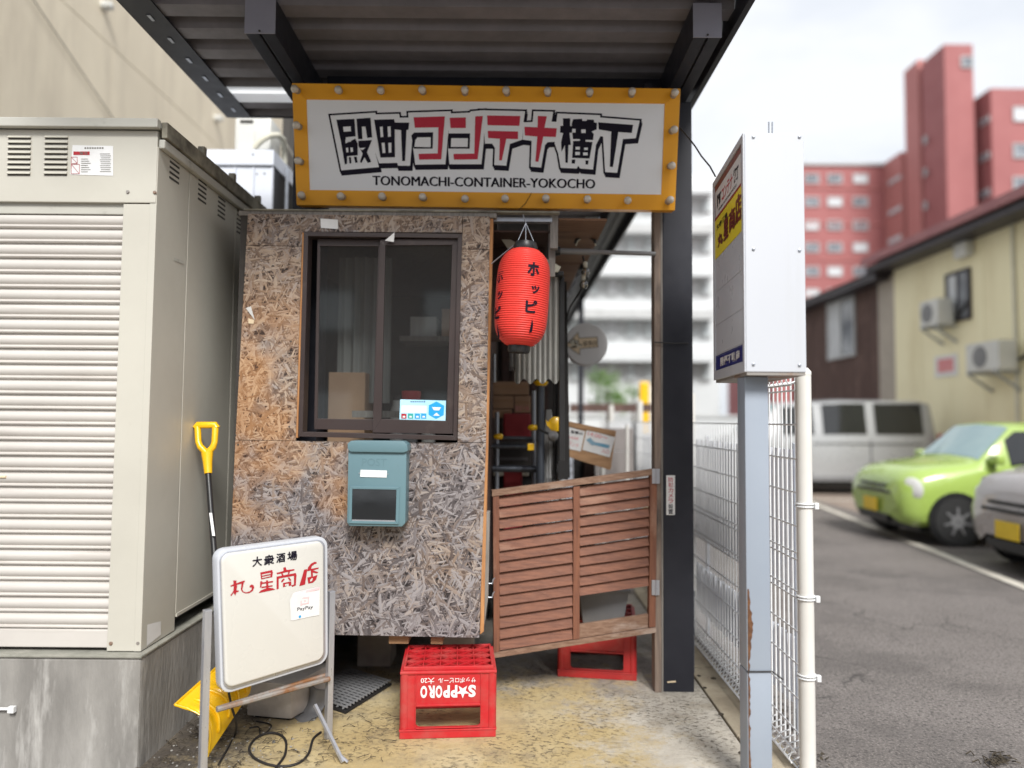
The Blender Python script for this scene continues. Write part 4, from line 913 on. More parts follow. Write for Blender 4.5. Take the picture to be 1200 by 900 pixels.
# stand
fr = P0.copy(); l0 = BP.hit(249, 716); lb_ = P0 + nn*.03
zl = at(249,713,2.9).z
MB().box((-.014,-.014,0),(.014,.014,zl), TR(P0 - dx*.005 + nn*.02) @ Matrix.Rotation(math.atan2(dx.y,dx.x),4,'Z')).build('leg', M_['alu'], sb, bevel=.002)
zr = at(388,692,3.28).z
MB().box((-.014,-.014,0),(.014,.014,zr), TR(P1 + dx*.012 + nn*.02) @ Matrix.Rotation(math.atan2(dx.y,dx.x),4,'Z')).build('leg', M_['alu'], sb, bevel=.002)
q0 = BP.hit(254,831.5); q1 = BP.hit(386,795.5); MB().tube([q0, q1], .011, 8).build('crossbar', M_['rust'], sb)
q0 = BP.hit(254,831,-.05); q1 = BP.hit(386,790,-.05); MB().tube([q0, q1], .011, 8).build('crossbar', M_['rust'], sb)
f1 = atz(402, 893, .012); f0 = at(369, 826, f1.y + .12); MB().tube([f0, f1], [.009,.009], 4).build('stay_foot', M_['alu'], sb)
MB().tube([f1+Vector((-.03,.02,.03)), f1+Vector((.02,-.0,.0))], .006, 6).build('foot_bolt', M_['alu'], sb)

# ================================================================ yellow snow shovel
sv = thing('snow_shovel', 'yellow snow shovel with a black shaft leaning between storage unit and hut', 'shovel', (-1.35, 3.1, 0))
hp = at(241, 495, 3.44); sp0 = at(252, 660, 3.25); scp = at(262, 800, 3.08)
g1 = at(243.5, 548, 3.38)
MB().tube([g1, sp0, at(258,760,3.12)], .013, 12).build('shaft', M_['black'], sv, smooth=50)
m = MB(); m.tube([g1+(g1-sp0).normalized()*-.03, g1+(hp-g1)*.12, g1+(hp-g1)*.32], [.018,.022,.028], 12)
a_ = at(232.5, 518, 3.41); b_ = at(251.5, 518, 3.41); at_ = at(231.5, 500, 3.43); bt_ = at(252.5, 500, 3.43); g2 = g1+(hp-g1)*.3
m.tube([g2, g2.lerp(a_,.6)+Vector((-.008,0,0)), a_, at_], [.017,.016,.015,.016], 10); m.tube([g2, g2.lerp(b_,.6)+Vector((.008,0,0)), b_, bt_], [.017,.016,.015,.016], 10)
m.tube([at_+Vector((-.006,0,-.006)), at_+Vector((0,0,.008)), bt_+Vector((0,0,.008)), bt_+Vector((.006,0,-.006))], .017, 10); m.build('grip', M_['yellow'], sv, smooth=60)
m = MB(); a_ = at(247.2,601,3.298); b_ = at(250.8,628,3.262); w_ = Vector((.0085,0,0)); m.add([a_-w_,a_+w_*.6,b_+w_*.6,b_-w_], [(0,1,2,3)]); m.build('shaft_label', M_['paper'], sv)
# scoop: swept sheet between an upper-left edge and the bottom-right edge, bowed and ribbed
rows = []; NU, NV = 22, 30
e00 = Vector(at(205,826,3.0)); e01 = at(254,782,3.28); e10 = at(243,887,2.98); e11 = at(293,812,3.30)
for i in range(NU+1):
    u = i/NU; r = []
    for j in range(NV+1):
        v = j/NV
        q = e00.lerp(e01, v).lerp(e10.lerp(e11, v), u)
        bowl = math.sin(math.pi*u)*.066; rib = .022*max(0, math.sin((v+.06)*math.pi*4.2))**3 * math.sin(math.pi*min(1,max(0,(u-.12)/.76)))
        q = q + Vector((.75,.25,.42)).normalized()*bowl + Vector((.3,-.8,.5))*rib; r.append(q)
    rows.append(r)
m = MB(); m.grid(rows); n_ = Vector((.62,-.62,.55)).normalized()*-.004
m2 = MB(); m2.grid([[q + n_ for q in r] for r in rows]); m.add(m2.v, m2.f)
for jv in (6, 13, 20, 26): MB().tube([rows[i][jv] + Vector((.3,-.8,.5))*.004 for i in range(3, NU-2)], [.003]+[.008]*(NU-7)+[.003], 8).build('scoop_rib', M_['yellow'], sv, smooth=70)
sc_ = m.build('scoop', M_['yellow'], sv, smooth=50, recalc=False)
edge = [rows[0][j] for j in range(NV+1)]; MB().tube(edge, .006, 6).build('scoop_rim', M_['yellow'], sv, smooth=60)
MB().tube([rows[i][0] for i in range(NU+1)], .006, 6).build('scoop_rim', M_['yellow'], sv, smooth=60)

# ================================================================ beer crates (upside down)
def crate(loc, rot, L, Wd, H, mt, label, text=True):
    """front faces local -y, L along x"""
    t = thing('beer_crate', label, 'crate', loc, rot, 'upturned red beer crates'); M = mat4(t); mm = M_[mt]
    def tbuild(mb, name, **k): mb.v = [M @ v for v in mb.v]; return mb.build(name, mm, t, **k)
    x, y = L/2, Wd/2; th = .012
    m = MB()
    # foot band, with a lip
    for (a, b) in (((-x,-y,0),(x,-y+th,.032)), ((-x,y-th,0),(x,y,.032)), ((-x,-y+th+.001,0),(-x+th,y-th-.001,.032)), ((x-th,-y+th+.001,0),(x,y-th-.001,.032))): m.box(a, b)
    m.box((-x-.003,-y-.003,.0322),(x+.003,-y+th,.041)); m.box((-x-.003,y-th,.0322),(x+.003,y+.003,.041)); m.box((-x-.003,-y+th+.001,.0322),(-x+th,y-th-.001,.041)); m.box((x-th,-y+th+.001,.0322),(x+.003,y-th-.001,.041))
    tbuild(m, 'foot_band', bevel=.003)
    z0, z1_, z2_ = .042, .150, H-.032
    for sy in (-1, 1):
        m = MB(); ya, yb = (-y+.006, -y+.006+th) if sy < 0 else (y-.006-th, y-.006)
        # wall with the hand opening cut out as a frame with rounded corners
        o = []
        ox = x*.68
        for (cx, cz, a0) in ((ox-.022, z0+.026, -90), (ox-.008, z1_-.008, 0), (-ox+.008, z1_-.008, 90), (-ox+.022, z0+.026, 180)):
            rr = .022 if cz < .1 else .008
            for k in range(5): a = R(a0 + 90*k/4); o.append((cx + rr*math.cos(a), cz + rr*math.sin(a)))
        # bands round the opening
        m.box((-x+.004, ya, z0), (-ox-.0, yb, z2_)); m.box((ox, ya, z0), (x-.004, yb, z2_)); m.box((-ox+.0005, ya, z1_), (ox-.0005, yb, z2_)); m.box((-ox+.0005, ya, z0), (ox-.0005, yb, z0+.006))
        for s_ in (-1, 1):
            pts = [(s_*ox, z0+.006)] + [(s_*(ox-.022+.022*math.sin(R(90*k/5))), z0+.006+.022-.022*math.cos(R(90*k/5))) for k in range(6)]
            m.prism([Vector((p_[0], ya, p_[1])) for p_ in pts], (0, yb-ya, 0))
        tbuild(m, 'side_wall', bevel=.0015)
        ry = ya-.006 if sy < 0 else yb+.001
        for s_ in (-1, 1): tbuild(MB().box((s_*ox-.002, ry, z0-.01), (s_*ox+.002, ry+.0055, z2_)), 'rib', bevel=.0008)
        m = MB(); hy0, hy1 = (ya-.009, ya-.0005) if sy < 0 else (yb+.0005, yb+.009)
        m.box((-ox+.003, hy0, z1_-.006), (ox-.003, hy1, z1_+.003)); m.box((-ox+.003, hy0, z0+.003), (ox-.003, hy1, z0+.008)); 
        tbuild(m, 'opening_lip', bevel=.002)
    for sx in (-1, 1):
        m = MB(); xa, xb = (-x+.004, -x+.004+th) if sx < 0 else (x-.004-th, x-.004); oy = y*.55
        m.box((xa, -y+.02, z0), (xb, -oy, z2_)); m.box((xa, oy, z0), (xb, y-.02, z2_)); m.box((xa, -oy+.0005, z1_), (xb, oy-.0005, z2_)); tbuild(m, 'end_wall', bevel=.0015)
    for sx in (-1, 1):
        for sy in (-1, 1):
            m = MB(); cx, cy = sx*(x-.020), sy*(y-.020); m.lathe([(.022,z0),(.022,z2_)], (cx,cy,0), 14); tbuild(m, 'corner_column', smooth=50)
    # upper band stepping in to the deck rim
    zz = z2_; m = MB()
    def ring(m, x_, y_, za, zb, w):
        m.box((-x_,-y_,za),(x_,-y_+w,zb)); m.box((-x_,y_-w,za),(x_,y_,zb)); m.box((-x_,-y_+w+.0005,za),(-x_+w,y_-w-.0005,zb)); m.box((x_-w,-y_+w+.0005,za),(x_,y_-w-.0005,zb))
    ring(m, x+.002, y+.002, zz, zz+.014, .02); tbuild(m, 'shoulder_band', bevel=.005)
    m = MB(); ring(m, x-.012, y-.012, zz+.0145, H-.0015, .010); tbuild(m, 'deck_rim', bevel=.003)
    # lattice deck: squares crossed with diagonals
    m = MB(); X0, X1, Y0, Y1_ = -x+.023, x-.023, -y+.023, y-.023; nx, ny = 5, 4; w = .0052
    def bar(a, b, z=0):
        a = Vector(a); b = Vector(b); d = (b-a); L_ = d.length; d.normalize(); nrm = Vector((-d.y, d.x))*w/2
        m.prism([Vector((a.x-nrm.x, a.y-nrm.y, H-.010)), Vector((b.x-nrm.x, b.y-nrm.y, H-.010)), Vector((b.x+nrm.x, b.y+nrm.y, H-.010)), Vector((a.x+nrm.x, a.y+nrm.y, H-.010))], (0,0,.0085+z))
    for i in range(1, nx): bar((X0+(X1-X0)*i/nx, Y0), (X0+(X1-X0)*i/nx, Y1_), -.0002)
    for j in range(1, ny): bar((X0, Y0+(Y1_-Y0)*j/ny), (X1, Y0+(Y1_-Y0)*j/ny), -.0006)
    for i in range(nx):
        for j in range(ny):
            ax, bx2 = X0+(X1-X0)*i/nx, X0+(X1-X0)*(i+1)/nx; ay, by = Y0+(Y1_-Y0)*j/ny, Y0+(Y1_-Y0)*(j+1)/ny
            bar((ax,ay),(bx2,by),-.0010); bar((ax,by),(bx2,ay),-.0014)
    tbuild(m, 'lattice_deck')
    if text:
        m = MB(); yy = -y+.004; zc0 = z1_+.024; hh = .048; xL, xR_ = -L*.30, L*.285
        def up_text(s, x0, x1, zA, zB, wt):  # upside down: the reader's left is at +x
            wtext(m, s, (x1, yy, zB), Vector((x0-x1, 0, 0)), Vector((0, 0, zA-zB)), wt)
        Lw = xR_-xL; us = Lw/7.0
        zA, zB = .180, .236
        # S (star) P P O R O
        up_text('S', xR_-us*.95, xR_, zA, zB, .045)
        cx, cz = xR_-us*1.62, (zA+zB)/2-.001; star = []
        for k in range(10):
            a = R(-90 + 36*k); rr = us*.92 if k % 2 == 0 else us*.36; star.append(Vector((cx + rr*math.cos(a), yy-.0002, cz + rr*math.sin(a)*.95)))
        tri_poly(m, star)
        for i, ch in enumerate('PPORO'):
            x1 = xR_ - us*2.3 - us*i*.94; up_text(ch, x1-us*.83, x1, zA, zB, .045)
        up_text('サッポロビール', xR_-Lw*.67, xR_, .245, .270, .01); up_text('大20', xL+.005, xL+Lw*.26, .244, .272, .01)
        m.v = [M @ v for v in m.v]; m.build('white_lettering', M_['pale'], t, kind='stuff')
    return t
g = atz(468,866.5); g2 = atz(581,863.5); cdir = (g2-g); ang = math.atan2(cdir.y, cdir.x); Lc = cdir.length; print('crate L', Lc, math.degrees(ang))
cc = (g+g2)/2 + Vector((-math.sin(ang), math.cos(ang), 0))*.17
crate((cc.x, cc.y, .001), ang, Lc, .345, .32, 'crate', 'upturned red beer crate with white writing in front of the hut')
g = atz(653.5,792.5); g2 = atz(746,798.0); cdir = (g2-g); ang2 = math.atan2(cdir.y, cdir.x); print('crate2 L', cdir.length, math.degrees(ang2))
cc2 = (g+g2)/2 + Vector((-math.sin(ang2), math.cos(ang2), 0))*.21
crate((cc2.x, cc2.y, .001), ang2, cdir.length, .43, .32, 'crate2', 'upturned red beer crate half hidden behind the slatted gate', False)
# grey bin on the second crate
bn = thing('grey_bin', 'grey plastic bin standing on the crate behind the gate', 'bin', (cc2.x, cc2.y, .322))
a = at(681,722,3.98); b = at(733,722,3.98)
m = MB(); x0, x1 = a.x, b.x
m.add([(x0+.01,3.98,.323),(x1-.01,3.98,.323),(x1-.01,4.2,.323),(x0+.01,4.2,.323),(x0-.015,3.955,.50),(x1+.015,3.955,.50),(x1+.015,4.225,.50),(x0-.015,4.225,.50)], [(0,3,2,1),(4,5,6,7),(0,1,5,4),(1,2,6,5),(2,3,7,6),(3,0,4,7)]); m.build('tub', M_['greyplastic'], bn, bevel=.012, smooth=40)
MB().box((x0-.025,3.945,.500),(x1+.025,4.235,.515)).build('rim', M_['greyplastic'], bn, bevel=.005)

# ================================================================ slatted gate
gt = thing('slatted_gate', 'sagging red brown wooden gate of horizontal slats hinged to the black post', 'gate', at(768,740,3.85))
GA, GB, GC, GD = at(578.5,771,3.72), at(768.5,741,3.85), at(770.5,549,3.85), at(577.5,574.5,3.72)
gn = (GB-GA).cross(GD-GA).normalized()
if gn.y > 0: gn = -gn
def gp(u, v, d=0): return GA.lerp(GB, u).lerp(GD.lerp(GC, u), v) + gn*d
def gbar(name, mt, u0, u1, v0, v1, d0, d1, w=None, bev=.002):
    m = MB(); q = [gp(u0,v0,d1), gp(u1,v0,d1), gp(u1,v1,d1), gp(u0,v1,d1)]; m.hexa(q, gn*(d0-d1)); return m.build(name, M_[mt], gt, bevel=bev)
gbar('stile', 'gatev', .0, .036, .032, .962, -.03, .004); gbar('stile', 'gatev', .480, .520, .034, .955, -.03, .003); gbar('stile', 'gatev', .955, .997, .035, .96, -.03, .004)
gbar('top_rail', 'gatetop', -.006, 1.0, .963, 1.0, -.034, .008); gbar('bottom_rail', 'gatetop', -.0, 1.0, .0, .0315, -.032, .006)
def slat(u0, u1, v, hgt=.072, mt='gate', dv=0):
    # a tilted slat: top edge back, bottom edge forward; slightly uneven
    j = random.uniform(-.003,.003); k = random.uniform(-.003,.003)
    a, b = gp(u0, v+j, .001), gp(u1, v+k, .001); c_, d_ = gp(u1, v+hgt+k, -.020), gp(u0, v+hgt+j, -.020)
    m = MB(); m.hexa([a, b, c_, d_], gn*-.008 + Vector((0,0,.0))); m.build('slat', M_[mt], gt, bevel=.0012)
for i in range(14): slat(.038, .478, .040 + i*.0655, (.066 if i < 9 else .060) + random.uniform(-.005,.002))
for i in range(11): slat(.522, .953, .290 + i*.0605 , (.060 if i < 4 else .054) + random.uniform(-.006,.003))
gbar('slat', 'gatetop', .522, .953, .034, .115, -.028, -.006)
for (u, v) in ((.985,.955), (.99,.275)):
    q = gp(u, v, .010); m = MB(); hn = m.box((q.x-.02, q.y-.004, q.z-.04), (q.x+.022, q.y+.0, q.z+.04)).build('hinge', M_['alu'], gt, bevel=.002)
    MB().tube([q+Vector((.003,-.004,-.04)), q+Vector((.003,-.004,.04))], .005, 8).build('hinge_pin', M_['alu'], hn)
q = at(574,700,3.62); m = MB()
for dz in (0, .07): m.tube([q+Vector((-.01,0,dz)), q+Vector((.012,.0,dz)), q+Vector((.016,0,dz+.02)), q+Vector((.022,.03,dz+.02))], .0035, 6)
m.build('latch_wire', M_['galv'], gt, kind='stuff')

# ================================================================ lantern
lc = at(612, 349, 3.38); rl = .130; hl = .235
ln = thing('paper_lantern', 'red paper lantern with black brush writing hanging in the doorway', 'lantern', lc)
def lprof(t):  # t 0..1 bottom to top -> radius
    s = abs(2*t-1); return rl*(1-(s**4.2))**.42*.56/ .56 if s < 1 else 0
def lr(t):
    s = abs(2*t-1); return rl*(.985*(1 - .38*s**6) if s < .999 else .6)
prof = []; N = 44
tilt = Matrix.Translation(lc) @ Matrix.Rotation(R(3.2), 4, 'Y') @ Matrix.Rotation(R(0), 4, 'X')
for i in range(N*4+1):
    t = i/(N*4); s = abs(2*t-1); r = rl*(1 - .46*s**6 - .05*s**2) + .0040*abs(math.sin(math.pi*i/4)) - .0025
    prof.append((r, (t-.5)*2*hl))
m = MB(); m.lathe(prof, (0,0,0), 48); m.v = [tilt @ v for v in m.v]; m.build('shade', M_['lantern'], ln, smooth=75)
for s_, nm in ((1,'top_ring'), (-1,'bottom_ring')):
    m = MB(); m.lathe([(.058,0),(.060,.018*s_),(.052,.038*s_),(.040,.038*s_)] if s_ > 0 else [(.054,0),(.055,-.022),(.050,-.034),(0,-.034)], (0,0,s_*(hl+.0)), 24); m.v = [tilt @ v for v in m.v]; m.build(nm, M_['black'], ln, smooth=50)
hk = tilt @ Vector((0,0,hl+.03)); m = MB(); tp = hk + Vector((-.0,0.02,.11))
for dx_ in (-.045, 0, .045): m.tube([hk+Vector((dx_,0,0)), tp], .0025, 5)
m.tube([tp, at(613,252,3.45)], .003, 5); m.tube([hk+Vector((-.05,0,0)), at(576,309,3.44)], .003, 5)
m.build('hanger_wire', M_['galv'], ln)
kl = 120/720
def lan_text(items, a_c):
    m = MB()
    for shape, cz, w, h, rz in items:
        if isinstance(shape, str):
            vs, fs, asp = glyph(shape, .035); bmx = bmesh.new(); vv = [bmx.verts.new((x-.5, y-.5, 0)) for x, y in vs]
        else:
            bmx = bmesh.new(); vv = [bmx.verts.new((x-.5, y-.5, 0)) for x, y in shape]; fs = [tuple(range(len(shape)))]
        for f in fs:
            try: bmx.faces.new([vv[i] for i in f])
            except ValueError: pass
        bmesh.ops.triangulate(bmx, faces=bmx.faces); bmesh.ops.subdivide_edges(bmx, edges=bmx.edges[:], cuts=2)
        n0 = len(m.v)
        for v in bmx.verts:
            x = v.co.x*w + rz; z = cz + v.co.y*h; t = z/(2*hl)+.5; s = abs(2*t-1); r = rl*(1-.46*s**6-.05*s**2) + .0036
            a = a_c + x/rl - math.pi/2; m.v.append(tilt @ Vector((r*math.cos(a), r*math.sin(a), z)))
        bmx.verts.index_update(); m.f += [tuple(n0 + v.index for v in f.verts) for f in bmx.faces]; bmx.free()
    return m
bar_ = [(.5,0),(1,.05),(.9,.6),(.5,1),(.3,.4),(.2,0)]
its = [('ホ', .118, .060, .066, 0), ('ッ', .022, .042, .038, .015), ('ピ', -.060, .058, .060, .0), (bar_, -.148, .020, .064, .008)]
m = lan_text(its, R(20)); m.build('brush_lettering', M_['ink'], ln, recalc=False, kind='stuff')
m = lan_text(its, R(-62)); m.v = [v + Vector((0,0,-.030)) for v in m.v]; m.build('brush_lettering', M_['ink'], ln, recalc=False, kind='stuff')
# ================================================================ things in the alley behind the gate
def tube_thing(name, label, cat, pts, r, mt, group=None, n=10):
    t = thing(name, label, cat, pts[0], 0, group); MB().tube(pts, r, n).build('tube', M_[mt], t, smooth=60); return t
# plywood soffits with their battens
sf = thing('plywood_soffit', 'brown plywood ceiling boards over the alley mouth behind the lantern', 'soffit', (.2, 4.2, 2.5))
zs = at(690, 252, 3.62).z
MB().box((-.13, 3.60, zs-.10), (at(645,255,3.6).x, 4.9, zs-.09)).build('shaded_board', M_['plydark'], sf)  # shade of the ceiling recess put into the darker board colour
MB().box((at(655,255,3.6).x, 3.62, zs-.03), (at(712,255,3.6).x, 4.62, zs-.018)).build('plywood_board', M_['ply'], sf)
MB().box((at(655,255,3.6).x, 4.625, zs-.033), (at(712,255,3.6).x-.04, 5.6, zs-.021)).build('plywood_board', M_['ply'], sf)
a = at(645,254,3.56); b = at(654,254,3.56); MB().box((a.x, 3.56, at(650,291,3.56).z), (b.x, 3.60, a.z+.02)).build('batten', M_['greywood'], sf, bevel=.002)
a = at(574,257,3.555); b = at(647,252,3.555); MB().box((a.x, 3.55, a.z-.012), (b.x, 3.59, a.z+.012)).build('batten', M_['galv'], sf, bevel=.002)
MB().box((at(645,0,3.6).x, 3.61, at(0,318,3.6).z), (at(652.5,0,3.6).x, 3.65, zs-.034)).build('batten', M_['greywood'], sf, bevel=.002)
MB().box((-.13, 3.92, 1.9), (at(640,0,3.92).x, 3.935, zs-.101)).build('shaded_board', M_['plydark'], sf)
tr_ = thing('tension_pole', 'dark tension pole spanning the doorway beside the lantern', 'pole', at(652,296,3.82))
a = at(650,294,3.82); b = at(768,297.5,3.84); mid = a.lerp(b,.42)
MB().tube([a, mid], .017, 14).build('outer_tube', M_['greyplastic'], tr_, smooth=60); MB().tube([mid, b], .012, 14).build('inner_tube', M_['greyplastic'], tr_, smooth=60)
MB().lathe([(.026,-.02),(.028,0),(.024,.03)], a, 14, 'X').build('end_cap', M_['black'], tr_, smooth=50)
# hanging vinyl sheet with frame
vy = thing('vinyl_sheet', 'grey ribbed vinyl weather sheet hanging behind the lantern', 'weather sheet', at(630,310,4.2))
def cur(x0, x1, ya, yb, Y, mt, name, amp=.010, per=2.6, par=None):
    rows = []
    n = 64
    for py, k in ((ya,0),((ya+yb)/2,.5),(yb,1)):
        rows.append([at(x0+(x1-x0)*i/n, py + (3*math.sin(i*.35) if k == 1 else 0), Y) + Vector((0, amp*math.sin(i*per*.8)*(.6+.5*k), 0)) for i in range(n+1)])
    return MB().grid(rows).build(name, M_[mt], par, smooth=70)
cur(603, 655, 318, 447, 3.80, 'tarp', 'hanging_sheet', .012, 3.4, par=vy)
cur(597, 604, 345, 432, 3.79, 'tarpwhite', 'pale_edge', .006, par=vy)
m = MB(); m.hexa([at(637,323,3.76), at(661,323,3.76), at(661,317.5,3.76), at(637,318.5,3.76)], (0,.1,0)); m.build('head_rail', M_['black'], vy, bevel=.006)
m = MB(); m.hexa([at(655.5,540,3.86), at(662,540,3.86), at(661.5,323.5,3.86), at(655.5,323.5,3.86)], (0,.06,0)); m.build('frame_post', M_['black'], vy, bevel=.003)
m = MB()
for i in range(9):
    x = 650 + i*1.9; m.tube([at(x, 390+i*3, 4.25), at(x+random.uniform(-2,2), 470, 4.22), at(x+random.uniform(-3,3), 562, 4.2)], .006, 5)
m.build('rope_strands', M_['cord'], vy)
m = MB(); m.hexa([at(654,562,4.12), at(668,560,4.12), at(664,330,4.12), at(655,330,4.12)], (0,.02,0)); m.build('dark_net', M_['dark_gap'], vy)
cv = thing('canvas_flap', 'cream canvas flap sticking out behind the lantern shoulder', 'flap', at(645,316,3.75))
m = MB(); m.hexa([at(624,318,3.72), at(654,318.5,3.72), at(657.5,312.5,3.72), at(624,294,3.72)], (0,.02,0)); m.build('canvas', M_['cream'], cv, bevel=.002)
m = MB(); m.hexa([at(595,291,3.75), at(612,288,3.75), at(578,270,3.75), at(584,275,3.75)], (0,.01,0)); m.build('torn_end', M_['cream'], cv)
m = MB(); m.hexa([at(580,379,3.7), at(589,379,3.7), at(586,345,3.7), at(582,345,3.7)], (0,.02,0)); m.build('lower_end', M_['cream'], cv)
# clear bulbs on a string, with a loop of cable
cb = tube_thing('cable_loop', 'loop of pale cable hanging from the plywood above the tension pole', 'cable', [at(675 + 11.5*(1-math.cos(a)), 288 - 10*math.sin(a), 4.0) for a in [i*math.pi/10 for i in range(11)]] , .005, 'cream')
MB().tube([at(674 + 13*(1-math.cos(a))*.9, 285 - 8*math.sin(a), 3.98) for a in [i*math.pi/10 for i in range(11)]], .009, 6).build('black_cable', M_['cord'], cb, smooth=60)
MB().tube([at(698,283,4.0), at(690,270,4.05), at(702,255,4.1)], .007, 6).build('grey_cable', M_['galv'], cb, smooth=60)
MB().box(tuple(at(690,268,4.1)-Vector((.02,0,.0))), tuple(at(700,255,4.12)+Vector((0,.03,0)))).build('junction_box', M_['acbody'], cb, bevel=.004)
M_['clearbulb'] = glass_material('bulb_glass', (.85,.8,.72), .22)
for (px, py, lbx) in ((686, 319, 'upper clear bulb hanging under the tension pole'), (684, 333.5, 'lower clear bulb hanging under the tension pole')):
    c = at(px, py, 4.0); t = thing('clear_bulb', lbx, 'light bulb', c, 0, 'clear bulbs on the string')
    MB().lathe([(0,-.028),(.018,-.022),(.025,-.004),(.020,.014),(.010,.026)], c, 14).build('globe', M_['clearbulb'], t, smooth=70)
    MB().lathe([(.012,.026),(.013,.055),(.008,.062)], c, 12).build('socket', M_['cream'], t, smooth=50); MB().lathe([(.003,-.01),(.004,.026)], c, 6).build('filament_stem', M_['tan'], t)
tube_thing('bulb_string', 'black cable carrying the two clear bulbs down to the eave', 'cable', [at(683,300,4.0), at(686,314,4.02), at(688,327,4.0), at(680,341,4.05), at(668,360,4.2), at(664,372,4.3)], .005, 'cord')

# round sign
c = at(686.5, 404, 4.9); rd = 25/F*4.9
ds = thing('round_sign', 'round pale grey hanging sign with a tan arrow and brush writing', 'sign', c)
DP = Plane(c + Vector((0,-.045,0)), (0,-1,0))
m = MB(); m.lathe([(rd-.004,-.04),(rd,-.036),(rd,.036),(rd-.004,.04)], c, 48, 'Y'); m.build('drum', M_['discface'], ds, smooth=40)
MB().lathe([(rd-.006,-.0445),(rd-.010,-.041)], c, 48, 'Y').build('face_disc', M_['discface'], ds, smooth=30)
k = 140/1145
def z5(l): return [(640+x*k, 340+y*k) for x, y in l]
arrow = [(190,520),(245,470),(305,405),(315,460),(490,450),(497,545),(325,560),(322,620),(250,570)]
m = MB(); tri_poly(m, [DP.hit(x, y, .001) for x, y in offset_poly(z5(arrow), .35)]); m.build('arrow_outline', M_['ink'], ds)
m = MB(); tri_poly(m, [DP.hit(x, y, .002) for x, y in offset_poly(z5(arrow), -.3)]); m.build('arrow', M_['tan'], ds)
m = MB(); ptext(m, '丸', z5([(205,560)])[0], z5([(345,552)])[0], 11.5, DP, .003, .06); m.build('black_lettering', M_['ink'], ds, kind='stuff')
m = MB(); ptext(m, '丸', z5([(215,552)])[0], z5([(335,544)])[0], 9.6, DP, .004, .01); m.build('pale_lettering', M_['cream'], ds)
m = MB(); ptext(m, '星商店', z5([(355,538)])[0], z5([(492,530)])[0], 6.2, DP, .003, .0); m.build('black_lettering', M_['ink'], ds, kind='stuff')
MB().tube([c+Vector((-rd*.9,.0,.12)), c+Vector((-rd*1.25,0,.16)), at(660,372,4.9)], .02, 8).build('bracket', M_['black'], ds)

# poster board tilted behind the gate
pb_ = thing('poster_board', 'tilted wooden board with opening hours posters and a blue arrow above the gate', 'notice board', at(693,523,4.4))
PBP = Plane(at(693,523,4.4), (0,-1,.0))
def pbox(l, dep, lift=0): m = MB(); m.hexa([PBP.hit(x, y, lift) for x, y in l], (0, dep, 0)); return m
pbox([(662,531),(716,547.5),(722,505),(664,493.5)], .012).build('backing', M_['timber'], pb_)
pbox([(662,534),(715,551),(717,545.5),(663,529)], .02, .006).build('lower_rail', M_['timber'], pb_, bevel=.001); pbox([(664,499),(721,511),(722,506),(664,493)], .02, .006).build('upper_rail', M_['timber'], pb_, bevel=.001)
po1 = pbox([(662,525),(680.5,529),(685.5,505.5),(665,500)], .002, .003).build('poster', M_['paper'], pb_, label='left white poster with black and pink writing')
po2 = pbox([(682.5,527),(714.5,536),(720.8,512.5),(687.5,503.5)], .002, .003).build('poster', M_['paper'], pb_, label='right white poster with a blue arrow')
m = MB(); ptext(m, '営業は', (668.5,507.5), (683,510), 3.6, PBP, .0045, .02); m.build('black_lettering', M_['ink'], po1, kind='stuff')
m = MB(); ptext(m, '14:00', (667,514), (677.5,516), 3.4, PBP, .0045, .01); ptext(m, 'ランチ', (666,521), (677,525.5), 5, PBP, .0045, .0); m.build('pink_lettering', M_['posterred'], po1, kind='stuff')
m = MB(); ptext(m, '14:00〜', (688.5,510), (711.5,516), 4.6, PBP, .0045, .012); ptext(m, '入口', (704.5,530), (713,532), 4.4, PBP, .0045, .012); m.build('red_lettering', M_['posterred'], po2, kind='stuff')
m = MB(); tri_poly(m, [PBP.hit(x, y, .005) for x, y in [(687,515.5),(692,512.8),(694.5,516),(697,518),(714.5,521.5),(713.5,525.5),(696,521.5),(693.8,522)]]); m.build('blue_arrow', M_['posterblue'], po2)
MB().tube([at(700,505,4.42), at(706,506.5,4.42)], .012, 8).build('clip', M_['black'], pb_)

# rack, pipes, boxes seen through the doorway
rk = thing('pipe_rack', 'rack of dark steel pipes with yellow end caps inside the doorway', 'rack', at(632,560,4.25))
YR = 4.3
def vp(x, y0, y1, r, mt, Y=YR, nm='upright'): return MB().tube([at(x,y1,Y), at(x,y0,Y)], r, 12).build(nm, M_[mt], rk, smooth=60)
vp(633.5, 452, 700, .024, 'steelpipe', 4.2); vp(625.5, 458, 700, .013, 'galv', 4.45); vp(582.5, 483, 690, .012, 'galv', 4.4); vp(579, 415, 448, .010, 'galv', 4.3)
for (x0, x1, y, r, Y) in ((589,624,513,.013,4.4),(576,623,523,.015,4.35),(577,631,549,.022,4.4)): MB().tube([at(x0,y,Y), at(x1,y+1,Y)], r, 12).build('crossbar', M_['steelpipe'], rk, smooth=60)
for (x, y, Y) in ((624,501,4.18),(584,511.5,4.2)):
    c = at(x, y, Y); m = MB(); m.lathe([(.0,-.030),(.014,-.022),(.019,.0),(.017,.02),(.010,.028)], c, 12, 'X'); m.build('yellow_cap', M_['yellow'], rk, smooth=60)
c = at(622.5, 524, 4.2); MB().box((c.x-.022,c.y,c.z-.02),(c.x+.018,c.y+.04,c.z+.022)).build('yellow_clamp', M_['yellow'], rk, bevel=.005)
c = at(634, 448, 4.15); MB().lathe([(.03,-.02),(.045,0),(.03,.012)], c, 16).build('yellow_collar', M_['yellow'], rk, smooth=50)
fn = thing('yellow_vane', 'yellow plastic vane with a grey hub clamped on the steel pipe', 'vane', at(648,505,4.05))
